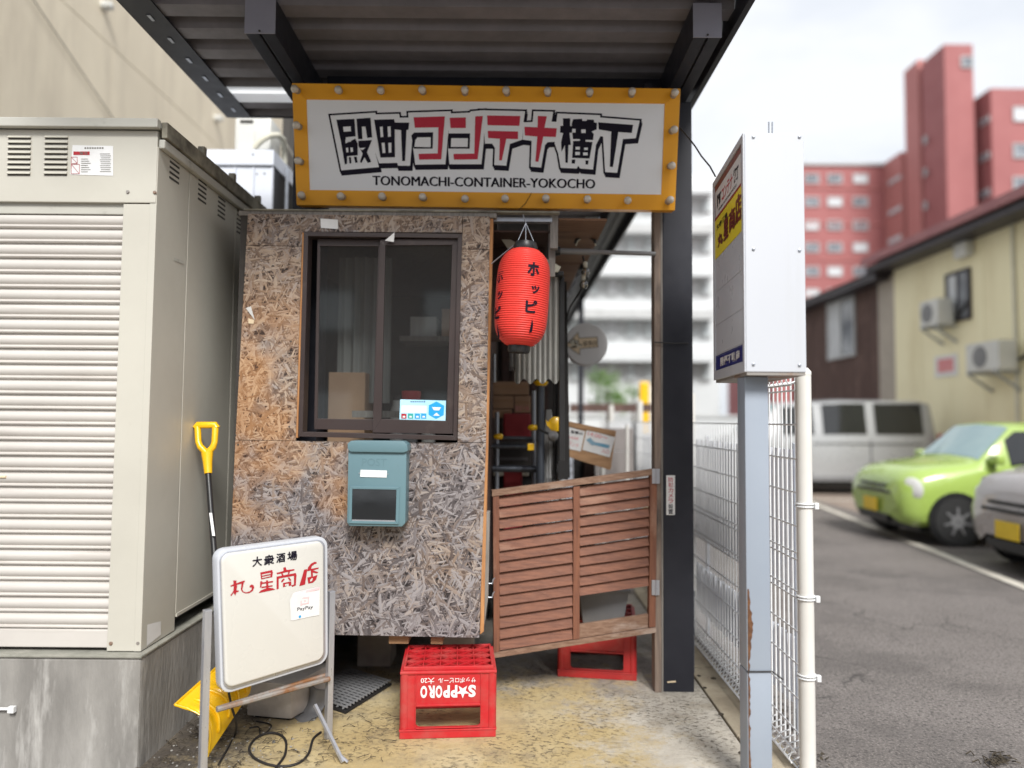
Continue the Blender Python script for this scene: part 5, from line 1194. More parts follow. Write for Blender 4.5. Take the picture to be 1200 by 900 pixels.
c = at(651, 497, 4.06); MB().lathe([(0,-.012),(.030,-.008),(.043,0),(.030,.010)], c, 20, 'Y').build('disc', M_['yellow'], fn, smooth=50)
c = at(648, 511, 4.05); MB().lathe([(0,-.03),(.020,-.024),(.032,0),(.026,.03),(0,.04)], c, 16, 'Y').build('hub', M_['greyplastic'], fn, smooth=60)
m = MB(); m.hexa([at(641,499,4.05), at(645,503,4.05), at(645,497,4.05), at(639.5,492,4.05)], (0,.01,0)); m.hexa([at(646,517,4.05), at(652,515,4.05), at(653,510,4.05), at(646,511,4.05)], (0,.01,0)); m.build('blade', M_['yellow'], fn, bevel=.002)
MB().tube([at(632,503,4.1), at(640,507,4.08), at(648,511,4.06)], .008, 6).build('arm', M_['black'], fn)
for i, (x0, y0, x1, y1, lbx) in enumerate(((574,447,620,463,'flattened brown carton on top of the stack inside the doorway'),(574,463.5,602,479,'middle brown carton at the left of the stack inside the doorway'),(602.5,463.5,622,484,'brown carton with faded red print at the right of the stack'),(573,479.5,600,490,'lowest brown carton of the stack inside the doorway'))):
    t = thing('carton', lbx, 'box', at((x0+x1)/2, y1, 4.8), 0, 'cartons stacked inside the doorway')
    m = ibox(x0+.3, y0+.3, x1-.3, y1-.3, 4.75, .3); m.build('carton', M_['cardboard'], t, bevel=.004)
    m = ibox(x0+1, y0+(y1-y0)*.35, x1-1, y0+(y1-y0)*.42, 4.747, .002); m.build('tape', M_['timber'], t)
    if i == 2:
        PX = Plane((0,4.747,0),(0,-1,0)); m = MB(); ptext(m, '生ビール', (604,481), (620,481), 6, PX, .001, .02); m.build('red_lettering', M_['posterred'], t)
t = thing('red_cooler', 'dark red cooler box below the cartons inside the doorway', 'cooler', at(605,515,4.7)); ibox(590, 484.5, 622, 513, 4.72, .3).build('body', M_['redcloth'], t, bevel=.01)
t = thing('red_stool', 'dark red stool with a cream seat edge behind the gate', 'stool', at(600,590,4.6))
ibox(578, 553, 590, 558, 4.55, .2).build('seat', M_['lightblue'] if False else M_['cream'], t, bevel=.008); ibox(612, 553, 620, 558, 4.55, .2).build('seat', M_['cream'], t, bevel=.008); ibox(590, 548, 612, 640, 4.56, .2).build('frame', M_['redcloth'], t, bevel=.01)
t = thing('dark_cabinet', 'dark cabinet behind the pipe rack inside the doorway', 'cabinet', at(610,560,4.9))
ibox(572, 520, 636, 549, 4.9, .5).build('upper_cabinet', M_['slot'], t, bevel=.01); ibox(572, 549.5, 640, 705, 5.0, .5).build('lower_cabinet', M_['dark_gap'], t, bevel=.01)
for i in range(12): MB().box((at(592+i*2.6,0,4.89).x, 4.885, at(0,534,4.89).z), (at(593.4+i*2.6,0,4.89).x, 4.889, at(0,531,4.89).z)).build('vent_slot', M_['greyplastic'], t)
# dark back of the booth on the passage's left
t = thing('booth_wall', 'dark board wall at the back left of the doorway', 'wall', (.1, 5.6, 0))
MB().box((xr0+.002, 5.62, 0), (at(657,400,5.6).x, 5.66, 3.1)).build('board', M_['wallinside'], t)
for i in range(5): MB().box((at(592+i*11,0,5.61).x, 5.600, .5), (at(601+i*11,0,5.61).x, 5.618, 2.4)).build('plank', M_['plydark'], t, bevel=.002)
t = thing('plastic_drape', 'crumpled clear plastic drape at the foot of the steel pipe', 'plastic sheet', at(645,562,4.3))
rows = []
for py in (480, 505, 530, 560, 640):
    w = (py-470)*.20+4; rows.append([at(643 - w*.45 + w*i/16, py, 4.22) + Vector((0, .02*math.sin(i*1.9+py)*(py-440)/100, 0)) for i in range(17)])
MB().grid(rows).build('sheet', M_['tarpwhite'], t, smooth=60)
# grey siding and white pipes right of the passage
t = thing('grey_siding_wall', 'low grey siding wall beyond the gate at the right of the alley', 'wall', (.95, 6.0, 0))
for i in range(7):
    z0 = .0 + i*.20; MB().box((at(699,0,6.0).x, 6.0 + .002*(i%2), z0), (1.045, 6.05, z0+.196)).build('siding_board', M_['siding'], t, bevel=.004)
t = thing('dark_doorway', 'dark open doorway beneath the tilted poster board', 'doorway', (.5, 6.2, 0))
ibox(672, 530, 684, 760, 6.4, .1).build('opening', M_['dark_gap'], t); ibox(684.5, 535, 699, 700, 6.3, .1).build('door', M_['plydark'], t, bevel=.003)
ibox(663.5, 535, 671.5, 640, 6.2, .05).build('white_jamb', M_['hut'], t)
for y in (545, 554, 563, 572): ibox(664, y, 671, y+.8, 6.19, .005).build('jamb_joint', M_['greyplastic'], t)
tube_thing('white_pipe', 'thin white pipe standing in front of the grey siding', 'pipe', [at(735,640,5.7), at(735,498,5.7)], .014, 'fencepost')
tube_thing('short_white_pipe', 'short white pipe below the poster board', 'pipe', [at(706,640,5.4), at(706,540,5.4)], .020, 'fencepost')
c = at(736, 518, 5.68); MB().tube([c+Vector((0,-.01,0)), c+Vector((.03,-.01,.01)), c+Vector((.035,-.01,.03))], .006, 6)

# ================================================================ light box sign on its rusty post (right)
PXc = X_(887, 2.75)
zb2 = at(900, 436, 2.75).z; zt2 = at(900, 156, 2.75).z
A = Vector((X_(875,2.75), 2.75, 0)); B = Vector((X_(946,2.75), 2.75, 0)); Cc = Vector((X_(838.2,3.35)+.0, 3.35, 0)); Dd = Cc + (B-A)
lbx = thing('light_box_sign', 'tall white light box sign with printed panels on its left face above the fence', 'sign', A)
m = MB(); m.prism([Vector((q.x,q.y,zb2)) for q in (A,B,Dd,Cc)], (0,0,zt2-zb2)); m.build('cabinet', M_['boxwhite'], lbx, bevel=.004)
sn = (Cc-A).cross(Vector((0,0,1))).normalized()
if sn.x > 0: sn = -sn
LP = Plane(A, sn)
def lp(u, v, lift=0): q = A.lerp(Cc, u); return Vector((q.x,q.y,zb2+(zt2-zb2)*v)) + sn*lift
def lquad(u0,u1,v0,v1,lift,name,mt,par=lbx,dep=.0012): m = MB(); m.hexa([lp(u0,v0,lift), lp(u1,v0,lift), lp(u1,v1,lift), lp(u0,v1,lift)], sn*-dep); return m.build(name, M_[mt], par)
# frame on the left face
m = MB()
for (u0,u1,v0,v1) in ((0,.05,0,1),(.95,1,0,1),(.051,.949,.97,1),(.051,.949,0,.045)): m.hexa([lp(u0,v0,.006), lp(u1,v0,.006), lp(u1,v1,.006), lp(u0,v1,.006)], sn*-.0055)
m.build('face_frame', M_['alu'] if False else M_['boxwhite'], lbx, bevel=.001)
u0, u1 = .055, .945
lquad(u0,u1,.800,.968,.002,'shop_panel','maroon'); tp_ = lquad(u0+.03,u1-.03,.806,.935,.003,'white_panel','pale')
lquad(u0,u1,.795,.802,.0032,'red_line','red2')
yp = lquad(u0,u1,.600,.793,.002,'yellow_panel','yellowprint')
for v0, v1 in ((.435,.597),(.270,.432),(.125,.267)): lquad(u0,u1,v0,v1,.002,'blank_panel','boxface')
np_ = lquad(u0,u1,.048,.112,.002,'navy_panel','navy'); lquad(u0,u1,.114,.118,.0022,'navy_line','navy')
def ltext(mb, s, ua, ub, va, vb, lift, wt=.02):  # reader sees the far end on the left
    wtext(mb, s, lp(ub, va, lift), lp(ua, va, lift)-lp(ub, va, lift), Vector((0,0,(vb-va)*(zt2-zb2))), wt)
m = MB(); ltext(m, '開優不動産', .14, .76, .058, .102, .0045, .03); m.build('white_lettering', M_['pale'], np_)
m = MB(); ltext(m, '殿町', .70, .86, .84, .905, .0035, .05); ltext(m, '横丁', .14, .30, .84, .905, .0035, .05); ltext(m, 'TONOMACHI-CONTAINER-YOKOCHO', .2, .8, .818, .830, .0035, .02); m.build('black_lettering', M_['ink'], tp_, kind='stuff')
m = MB(); ltext(m, 'コンテナ', .32, .68, .84, .905, .0035, .03); m.build('red_lettering', M_['inkred'], tp_)
m = MB(); ltext(m, '大衆酒場', .50, .88, .735, .762, .0035, .02); ltext(m, 'MARUBOSHI', .12, .45, .628, .638, .0035, .02) if False else None; m.build('black_lettering', M_['ink'], yp)
m = MB()
for ch, a_, b_, v0, v1 in (('丸',.66,.83,.645,.70),('星',.47,.62,.643,.735),('商',.26,.44,.650,.745),('店',.08,.24,.652,.77)): [ltext(m, ch, a_+q_, b_+q_, v0+r_, v1+r_, .0035+.00005*i_, 0) for i_, (q_, r_) in enumerate(((-.012,0),(.012,0),(0,.004),(0,-.004)))]
m.build('maroon_lettering', M_['maroon'], yp, kind='stuff')
scw = None
for (x, y) in ((883,160.5),(937,160.5),(883,292),(937,293.5),(883,427),(937,428)):
    q = at(x, y, 2.7495)
    if scw is None: scw = MB().lathe([(.003,-.005),(.0058,-.004),(.0068,0)], q, 10, 'Y').build('screw', M_['galv'], lbx, smooth=40); q0 = q
    else: inst(scw, 'screw', lbx).matrix_local = TR(q-q0)
MB().prism([Vector((q.x,q.y,zb2-.012)) for q in (A+Vector((.004,.004,0)),B+Vector((-.004,.004,0)),Dd+Vector((-.004,-.004,0)),Cc+Vector((.004,-.004,0)))], (0,0,.0118)).build('base_flashing', M_['rust'], lbx)
for px in (901, 905): MB().tube([at(px,156,2.9), at(px,143,2.9)], .003, 6).build('lifting_eye', M_['galv'], lbx)
pw = 28/F*2.75; y0 = 2.83
pst = thing('sign_post', 'square blue grey steel post with rust streaks carrying the light box sign', 'post', (X_(887,2.83), 2.86, 0))
M_['rustpost'] = mat('rust_streaked_paint', (.30,.34,.40), (.27,.31,.37), 2, rough=.45, dirt=(.22,.12,.07), dscale=2.6, dlo=.70, dhi=.80, dstretch=(5,5,.8))
x0 = X_(873, y0); x1 = X_(901, y0)
zsp = at(887, 788, y0).z
MB().box((x0, y0, zsp+.004), (x1, y0+(x1-x0), zb2-.013)).build('upper_tube', M_['rustpost'], pst, bevel=.006, smooth=50); MB().box((x0+.0005, y0+.0005, -.03), (x1+.001, y0+(x1-x0), zsp)).build('lower_tube', M_['rustpost'], pst, bevel=.005, smooth=50)
MB().tube([Vector((x0-.002,y0-.003,zsp+.003)), Vector((x1+.002,y0-.003,zsp+.005)), Vector((x1+.05,y0+.01,zsp-.03))], .003, 5).build('wire', M_['cord'], pst)
# rust with a shape of its own along the left arris
m = MB(); random.seed(3); pts = []; N = 60
za_, zb_ = at(873,690,y0).z, -.02
for i in range(N+1):
    z = za_ + (zb_-za_)*i/N; w = .004 + .013*math.exp(-((z-(at(0,725,y0).z))/.09)**2) + random.uniform(-.002,.006); pts.append((z, w))
m.add([Vector((x0+.004, y0-.0012, z)) for z, w in pts] + [Vector((x0+.004+w, y0-.0012, z)) for z, w in pts], [(i, i+1, N+2+i, N+1+i) for i in range(N)])
M_['rustflake'] = mat('rust_flakes', (.17,.075,.03), (.075,.035,.02), 40, rough=.9, bs=.8, bscale=120)
m.build('rust_patch', M_['rustflake'], pst)
tube_thing('sign_cable', 'thin black cable from the orange sign to the light box', 'cable', [at(797,150,3.6), at(806,160,3.5), at(815,172,3.4), at(822,183,3.4), at(832,195,3.38), at(838.5,207,3.36)], .004, 'cord', n=6)

# ================================================================ white mesh fence
XFN = 1.245; Ya, Yb = 2.99, 9.9
fn_ = thing('mesh_fence', 'white welded mesh fence running along the kerb', 'fence', (XFN, 3.0, 0))
fx = MB().tube([(XFN, 0, .04), (XFN, 0, 1.45)], .0042, 5).build('vertical_wire', M_['fence'], fn_)
fxt = MB().tube([(XFN, 0, 1.452), (XFN, 0, 1.66)], .0042, 5).build('upper_wire', M_['fence'], fn_); fxt.matrix_local = TR((0, Ya+.03, 0))
for k in range(1, 12): inst(fxt, 'upper_wire', fn_).matrix_local = TR((0, Ya+.03+k*.052, 0))
fx.matrix_local = TR((0, Ya+.03, 0)); nW = int((Yb-Ya)/.052)
for k in range(1, nW): inst(fx, 'vertical_wire', fn_).matrix_local = TR((0, Ya+.03+k*.052, 0))
zs_ = [.13,.275,.42,.56,.70,.73,.865,.895,1.01,1.155,1.30,1.45]
hx = None
for z in zs_:
    if hx is None: hx = MB().tube([(XFN-.005, Ya, z), (XFN-.005, Yb, z)], .0042, 5).build('horizontal_wire', M_['fence'], fn_); zz0 = z
    else: inst(hx, 'horizontal_wire', fn_).matrix_local = TR((0,0,z-zz0))
hs = MB().tube([(XFN-.005, Ya, 1.60), (XFN-.005, Ya+.62, 1.60)], .004, 5).build('upper_wire', M_['fence'], fn_)
for (dx_, z) in ((-.045,1.62),(-.062,1.655),(-.03,1.69)): inst(hs, 'upper_wire', fn_).matrix_local = TR((dx_,0,z-1.60))
for (dx_, z) in ((-.045,.085),(-.062,.045),(-.03,.012)): inst(hx, 'horizontal_wire', fn_).matrix_local = TR((dx_,0,z-zz0))
rl_ = MB().tube([(XFN,0,.10),(XFN-.050,0,.085),(XFN-.067,0,.045),(XFN-.035,0,.012),(XFN,0,.03)], .0033, 5).build('roll_wire', M_['fence'], fn_); rl_.matrix_local = TR((0, Ya+.03, 0))
for k in range(1, nW): inst(rl_, 'roll_wire', fn_).matrix_local = TR((0, Ya+.03+k*.052, 0))
rt_ = MB().tube([(XFN,0,1.64),(XFN-.050,0,1.62),(XFN-.067,0,1.655),(XFN-.035,0,1.69),(XFN,0,1.67)], .0033, 5).build('roll_wire', M_['fence'], fn_); rt_.matrix_local = TR((0, Ya+.03, 0))
for k in range(1, 12): inst(rt_, 'roll_wire', fn_).matrix_local = TR((0, Ya+.03+k*.052, 0))
fp = MB().tube([(XFN-.012, 2.96, -.05), (XFN-.012, 2.96, 1.66)], .032, 20).build('fence_post', M_['fencepost'], fn_, smooth=60)
MB().lathe([(.033,0),(.033,.015),(.02,.03),(0,.033)], (XFN-.012, 2.96, 1.66), 20).build('post_cap', M_['fencepost'], fp, smooth=60)
for yy in (5.0, 7.0, 9.0): inst(fp, 'fence_post', fn_).matrix_local = TR((.045, yy-2.96, 0))
for py in (698, 790, 590):
    z = at(942, py, 2.96).z
    for dz in (0, -.012): MB().tube([(XFN-.012+.036*math.cos(a), 2.96+.036*math.sin(a), z+dz) for a in [i*math.pi/10 for i in range(20)]], .0035, 6, closed=True).build('band_clamp', M_['fence'], fp)
    MB().box((XFN+.018, 2.925, z-.02), (XFN+.034, 2.94, z+.006)).build('clamp_bolt', M_['fence'], fp, bevel=.002)
# sheets leaning behind the fence
def corrugated(name, label, z0, z1v, x, ya, yb):
    t = thing(name, label, 'sheet', (x, ya, z0), 0, 'corrugated sheets behind the fence'); n = int((yb-ya)/.0125); rows = []
    for z in (z0, z1v): rows.append([Vector((x + (.014 if (i//4) % 2 else 0), ya+(yb-ya)*i/n, z)) for i in range(n+1)])
    m = MB(); m.grid(rows); rows2 = [[q+Vector((.003,0,0)) for q in r] for r in rows]; m.grid(rows2); m.build('sheet', M_['bluesheet'], t); return t
corrugated('corrugated_sheet', 'upper band of pale blue corrugated sheet behind the fence', .64, 1.33, 1.345, 3.35, 9.8)
corrugated('corrugated_sheet', 'lower band of pale blue corrugated sheet behind the fence', .12, .44, 1.345, 3.35, 9.8)
t = thing('sheet_rail', 'grey upright rails holding the corrugated sheets behind the fence', 'rail', (1.37, 3.1, 0))
for yy in (3.4, 4.9, 6.4, 7.9, 9.4): MB().box((1.365, yy, -.02), (1.385, yy+.04, 1.36)).build('upright', M_['galv'], t, bevel=.002)
# dead leaves under the fence
m = MB(); random.seed(5)
for i in range(520):
    x = random.uniform(1.235, 1.40); y = random.uniform(2.6, 7.5); s = random.uniform(.006,.016); a = random.random()*6.28; z = .0 + random.uniform(0,.012) - (.018 if x > 1.25 else 0)
    u = Vector((math.cos(a), math.sin(a), random.uniform(-.4,.4)))*s; v = Vector((-math.sin(a), math.cos(a), random.uniform(-.4,.4)))*s*.5; c = Vector((x,y,z+.006)); m.add([c-u, c-v, c+u, c+v], [(0,1,2,3)])
tag(m.build('dead_leaves', M_['twig']), 'dark dead leaves and grit gathered under the mesh fence', 'dead leaves', kind='stuff')
m = MB()
for i in range(480):
    r_ = random.random()**2; x = -1.5 + r_*.95 + random.gauss(0,.03); y = random.uniform(2.9, 4.3) - r_*.1; 
    if x < -1.52: continue
    L_ = random.uniform(.01,.07); a = random.random()*6.28; bnd = random.uniform(-.6,.6); z = .004+random.uniform(0,.012)
    pts = [Vector((x,y,z)), Vector((x+L_*.5*math.cos(a), y+L_*.5*math.sin(a), z+random.uniform(0,.01))), Vector((x+L_*.5*math.cos(a)+L_*.5*math.cos(a+bnd), y+L_*.5*math.sin(a)+L_*.5*math.sin(a+bnd), z))]
    m.tube(pts, random.uniform(.0006,.0017), 4, cap=False)
tag(m.build('dry_twigs', M_['twig']), 'dark dry twigs and litter on the floor around the pavement sign', 'litter', kind='stuff')
m = MB()
for i in range(240):
    x = random.uniform(-1.52,-.9); y = random.uniform(2.95,3.9); s = random.uniform(.002,.0065)*(1 if random.random() < .93 else 1.8); z = s*.4
    m.lathe([(s*.5,-s*.5),(s,0),(s*.6,s*.5),(0,s*.6)], (x,y,z), 6)
tag(m.build('grit', M_['concrete']), 'loose grit and crumbs of concrete along the plinth', 'grit', kind='stuff')

# cables, block, dustpan, grate on the floor
def gz(l, z=.006): return [atz(x, y, z) for x, y in l]
def smooth_path(p, n=6):
    out_ = []
    for i in range(len(p)-1):
        p0, p1, p2, p3 = p[max(i-1,0)], p[i], p[i+1], p[min(i+2,len(p)-1)]
        for k in range(n):
            t = k/n; out_.append(.5*((2*p1) + (p2-p0)*t + (2*p0-5*p1+4*p2-p3)*t*t + (3*p1-p0-3*p2+p3)*t**3))
    return out_ + [p[-1]]
loop = gz([(376,858),(367,866),(362,882),(352,893),(335,898),(315,896),(298,888),(292,877),(300,865),(315,859),(328,861),(335,869),(334,884),(327,895),(320,905)])
tube_thing('black_power_cord', 'black power cord looped on the yellow floor behind the pavement sign', 'cord', smooth_path(loop), .0055, 'cord', n=8)
tube_thing('sign_lead', 'black lead trailing from the pavement sign down past the shovel', 'cord', smooth_path([at(268,812,3.0), at(272,830,3.05), at(277,848,3.08)] + gz([(275,862),(265,880),(256,896)])), .005, 'cord', n=8)
tube_thing('thin_black_cord', 'thin black cord on the floor running toward the grate', 'cord', smooth_path(gz([(292,853),(303,852),(306,862),(318,850),(300,845)])), .003, 'cord', n=6)
bk = thing('concrete_block', 'pale concrete block on the floor behind the pavement sign', 'block', atz(322,842,0))
a = atz(289, 841.5, 0); b = atz(341, 846, 0); d_ = Vector((.12,.30,0)); hh = .165
MB().prism([a+Vector((0,0,.012)), b+Vector((0,0,.012)), b+d_+Vector((0,0,.012)), a+d_+Vector((0,0,.012))], (0,0,hh)).build('block', M_['block'], bk, bevel=.008, smooth=40)
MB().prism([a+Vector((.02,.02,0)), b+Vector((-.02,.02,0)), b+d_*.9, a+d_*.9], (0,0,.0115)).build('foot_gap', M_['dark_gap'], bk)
dpn = thing('grey_dustpan', 'grey plastic dustpan tipped against the concrete block', 'dustpan', atz(362,845,0))
rows = []; A0 = atz(341,842,.0); A1 = atz(366,847,.0); B0 = at(360,800,3.55); B1 = at(383,812,3.52)
for i in range(9):
    u = i/8; rows.append([A0.lerp(A1, v).lerp(B0.lerp(B1, v), u) + Vector((0,.05*math.sin(u*3.14)+.02*math.cos(v*6.28),-.03*math.sin(u*3.14))) for v in [j/8 for j in range(9)]])
m = MB(); m.grid(rows); m.grid([[q+Vector((0,.004,.003)) for q in r] for r in rows]); m.build('pan', M_['greyplastic'], dpn, smooth=60)
gr = thing('drain_grate', 'dark ribbed grate lying on the floor under the hut', 'grate', atz(420,805,.0))
G = [atz(386,832,.0), atz(408,828,.0), atz(459,797,.0), atz(420,786,.0)]
c0_, c1_, c2_, c3_ = atz(352,812,.03), atz(405,830,.03), atz(459,797,.03), atz(410,782,.03)
m = MB(); m.prism([c0_+Vector((0,0,-.028)), c1_+Vector((0,0,-.028)), c2_+Vector((0,0,-.028)), c3_+Vector((0,0,-.028))], (0,0,.012)); m.build('tray', M_['dark_gap'], gr)
g0 = None
for i in range(15):
    u = (i+.5)/15; a, b = c0_.lerp(c1_, 0).lerp(c3_, u), c1_.lerp(c2_, u); MB().tube([a, b], .0055, 5).build('grate_bar', M_['greyplastic'], gr)
for i in range(8):
    u = (i+.5)/8; a, b = c0_.lerp(c1_, u), c3_.lerp(c2_, u); MB().tube([a+Vector((0,0,-.006)), b+Vector((0,0,-.006))], .005, 5).build('cross_bar', M_['greyplastic'], gr)
t = thing('dark_debris', 'small dark clump lying on the asphalt at the far right', 'debris', atz(1170,890,-.02))
m = MB()
for i in range(40):
    c = atz(1170+random.gauss(0,9), 890+random.gauss(0,4), -.012); a = random.random()*6.28; m.tube([c, c+Vector((math.cos(a)*.02, math.sin(a)*.02, .01)), c+Vector((math.cos(a+1)*.03, math.sin(a+1)*.03, 0))], .003, 4)
m.build('clump', M_['twig'], t)
m = MB()
for (x, y, s) in ((819,792,.012),(836,795,.016),(845,837,.014),(826,806,.012),(868,882,.011)):
    c = atz(x, y, .004); m.lathe([(s,0),(s*.8,s*.25),(0,s*.3)], c, 7)
tag(m.build('moss_clumps', M_['twig']), 'small dark moss clumps on the kerb under the fence', 'moss', kind='stuff')
# ================================================================ buildings beyond
def XZ(px, X): return atx(px, 400, X).y
HX = 9.5
# yellow house, its side wall facing the car park
yh = thing('yellow_house', 'yellow house with a dark eave and faded red roof beyond the parked cars', 'house', (HX+2, 14, 0))
Y0_, Y1_ = 8.5, 17.3
ze = atx(1200, 258, HX).z; 
nb = 8
for i in range(nb):
    ya, yb_ = Y0_+(Y1_-Y0_)*i/nb, Y0_+(Y1_-Y0_)*(i+1)/nb; MB().box((HX, ya+.006, -.02), (HX+.1, yb_-.006, ze+.3)).build('wall_panel', M_['yhouse'], yh, bevel=.008)
MB().box((HX+.12, Y0_, -.02), (HX+6, Y1_, ze+.25)).build('wall_core', M_['yhouse'], yh)
m = MB(); m.box((HX-.55, Y0_-.5, ze), (HX+.1, Y1_+.3, ze+.16)); m.build('eave', M_['darkroof'], yh, bevel=.01); MB().box((HX-.66, Y0_-.5, ze+.17), (HX-.60, Y1_+.32, ze+.36)).build('fascia_board', M_['redroof'], yh)
m = MB(); m.add([(HX-.62,Y0_-.5,ze+.34),(HX-.62,Y1_+.35,ze+.34),(HX+3.2,Y1_+.35,ze+1.5),(HX+3.2,Y0_-.5,ze+1.5),(HX+6.6,Y1_+.35,ze+.17),(HX+6.6,Y0_-.5,ze+.17)], [(0,1,2,3),(3,2,4,5),(0,3,5),(1,4,2)]); m.build('roof', M_['redroof'], yh)
for i in range(26):
    y = Y0_-.4+i*.36; MB().prism([Vector((HX-.62,y,ze+.35)), Vector((HX-.62,y+.04,ze+.35)), Vector((HX+3.2,y+.04,ze+1.51)), Vector((HX+3.2,y,ze+1.51))], (0,0,.035)).build('roof_seam', M_['redroof'], yh)
def fwin(px0, py0, px1, py1, X, parent, frame='darkroof'):
    a = atx(px0, py0, X-.04); b = atx(px1, py1, X-.04); y0, y1 = sorted((a.y, b.y)); zt_ = atx((px0+px1)/2, py0, X).z; zb_ = atx((px0+px1)/2, py1, X).z
    f = MB(); f.box((X-.06,y0,zb_),(X-.005,y1,zb_+.06)); f.box((X-.06,y0,zt_-.06),(X-.005,y1,zt_)); f.box((X-.06,y0,zb_+.061),(X-.005,y0+.06,zt_-.061)); f.box((X-.06,y1-.06,zb_+.061),(X-.005,y1,zt_-.061)); f.box((X-.05,(y0+y1)/2-.03,zb_+.061),(X-.008,(y0+y1)/2+.03,zt_-.061))
    w = f.build('window', M_[frame], parent); MB().box((X-.03,y0+.06,zb_+.06),(X-.006,(y0+y1)/2-.03,zt_-.06)).build('pane', M_['farwin'], w); MB().box((X-.03,(y0+y1)/2+.03,zb_+.06),(X-.006,y1-.06,zt_-.06)).build('pane', M_['curtain'], w)
fwin(1136, 318, 1109, 377, HX, yh)
def outdoor_unit(px, py, w, label):
    c = atx(px, py, HX-.5); t = thing('wall_outdoor_unit', label, 'outdoor unit', c, 0, 'outdoor units on the yellow wall')
    MB().box((HX-.46, c.y-w/2, c.z-.28), (HX-.12, c.y+w/2, c.z+.28)).build('casing', M_['acbody'], t, bevel=.02)
    m = MB(); m.lathe([(.0,-.01),(.2,-.006),(.21,.0)], (HX-.465, c.y+.06, c.z), 20, 'X'); m.build('fan_grille', M_['greyplastic'], t)
    for yy in (c.y-w/2+.1, c.y+w/2-.1):
        m = MB(); m.box((HX-.5,yy-.02,c.z-.33),(HX-.01,yy+.02,c.z-.285)); m.prism([Vector((HX-.5,yy-.02,c.z-.33)),Vector((HX-.45,yy-.02,c.z-.33)),Vector((HX-.01,yy-.02,c.z-.62)),Vector((HX-.01,yy-.02,c.z-.68))],(0,.04,0)); m.build('bracket', M_['galv'], t)
    MB().tube([(HX-.1,c.y-w/2-.02,c.z-.1),(HX-.05,c.y-w/2-.2,c.z+.0),(HX-.03,c.y-w/2-.3,c.z+.15)], .035, 8).build('pipe', M_['black'], t)
outdoor_unit(1086, 367, .66, 'smaller upper outdoor unit on the yellow wall left of the window'); outdoor_unit(1148, 418, .95, 'larger lower outdoor unit on the yellow wall under the window')
c = atx(1135, 293, HX); MB().box((HX-.2,c.y-.2,c.z-.16),(HX-.005,c.y+.2,c.z+.16)).build('vent_hood', M_['acbody'], yh, bevel=.03)
t = thing('wall_notice', 'small white notice with pink print on the yellow wall', 'notice', atx(1108,428,HX)); a = atx(1122,440,HX-.02); b = atx(1095,418,HX-.02); MB().box((HX-.02,a.y,a.z),(HX-.005,b.y,b.z)).build('board', M_['paper'], t); MB().box((HX-.024,a.y+.12,a.z+.1),(HX-.0205,b.y-.12,b.z-.08)).build('pink_print', M_['posterred'], t)
MB().tube([(HX-.03, 13.1, -.02), (HX-.03, 13.1, ze)], .035, 8).build('downpipe', M_['cream'], yh)
# brown boarded house next to it
wh = thing('boarded_house', 'dark brown boarded house with one pale window beyond the van', 'house', (HX+2, 20, 0))
Y2, Y3 = 17.55, 24.0; ze2 = atx(955, 360, HX).z
for i in range(20):
    ya, yb_ = Y2+(Y3-Y2)*i/20, Y2+(Y3-Y2)*(i+1)/20; MB().box((HX+.12+random.uniform(0,.015), ya+.01, -.02), (HX+.2, yb_-.01, ze2+.2)).build('wall_board', M_['board'], wh, bevel=.006)
MB().box((HX+.22, Y2, -.02), (HX+6, Y3, ze2+.2)).build('wall_core', M_['darkroof'], wh)
MB().box((HX+.02, 17.32, -.02), (HX+.3, 18.1, ze2+.1)).build('corner_panel', M_['greige'], wh)
fwin(1001, 352, 970, 420, HX+.12, wh, 'fargrey')
MB().box((HX-.35, Y2-.05, ze2), (HX+.3, Y3+.4, ze2+.2)).build('eave', M_['darkroof'], wh)
m = MB(); m.add([(HX-.4,Y2-.05,ze2+.21),(HX-.4,Y3+.45,ze2+.21),(HX+3,Y3+.45,ze2+1.3),(HX+3,Y2-.05,ze2+1.3),(HX+6.4,Y3+.45,ze2+.21),(HX+6.4,Y2-.05,ze2+.21)], [(0,1,2,3),(3,2,4,5),(0,3,5),(1,4,2)]); m.build('roof', M_['redroof'], wh)

# red apartment building
rb = thing('red_apartment_building', 'tall red tiled apartment building with a stair tower beyond the houses', 'building', (40, 62, 0))
def face(px, Y): return at(px, 300, Y).x
def bblock(name, mt, x0, x1, Y, dep, pyt): MB().box((face(x0,Y), Y, -.02), (face(x1,Y), Y+dep, at((x0+x1)/2, pyt, Y).z)).build(name, M_[mt], rb)
bblock('wing', 'brick', 905, 1038, 66, 14, 193); bblock('wing_end', 'brickpale', 1058, 1066, 63, 3, 178)
bblock('stair_tower', 'brickpale', 1080.5, 1088, 60.5, 2.2, 70)
bblock('stair_tower', 'brick', 1112, 1146, 57, 3.2, 52)
MB().box((42, 60.4, -.02), (56, 75, at(1150,120,60).z)).build('core', M_['brick'], rb)
bblock('wing', 'brick', 1166, 1300, 56, 2.6, 104)
MB().box((face(903,66), 65.8, at(960,193,65.8).z), (face(1040,66), 66.2, at(960,190,65.8).z)).build('parapet', M_['fargrey'], rb)
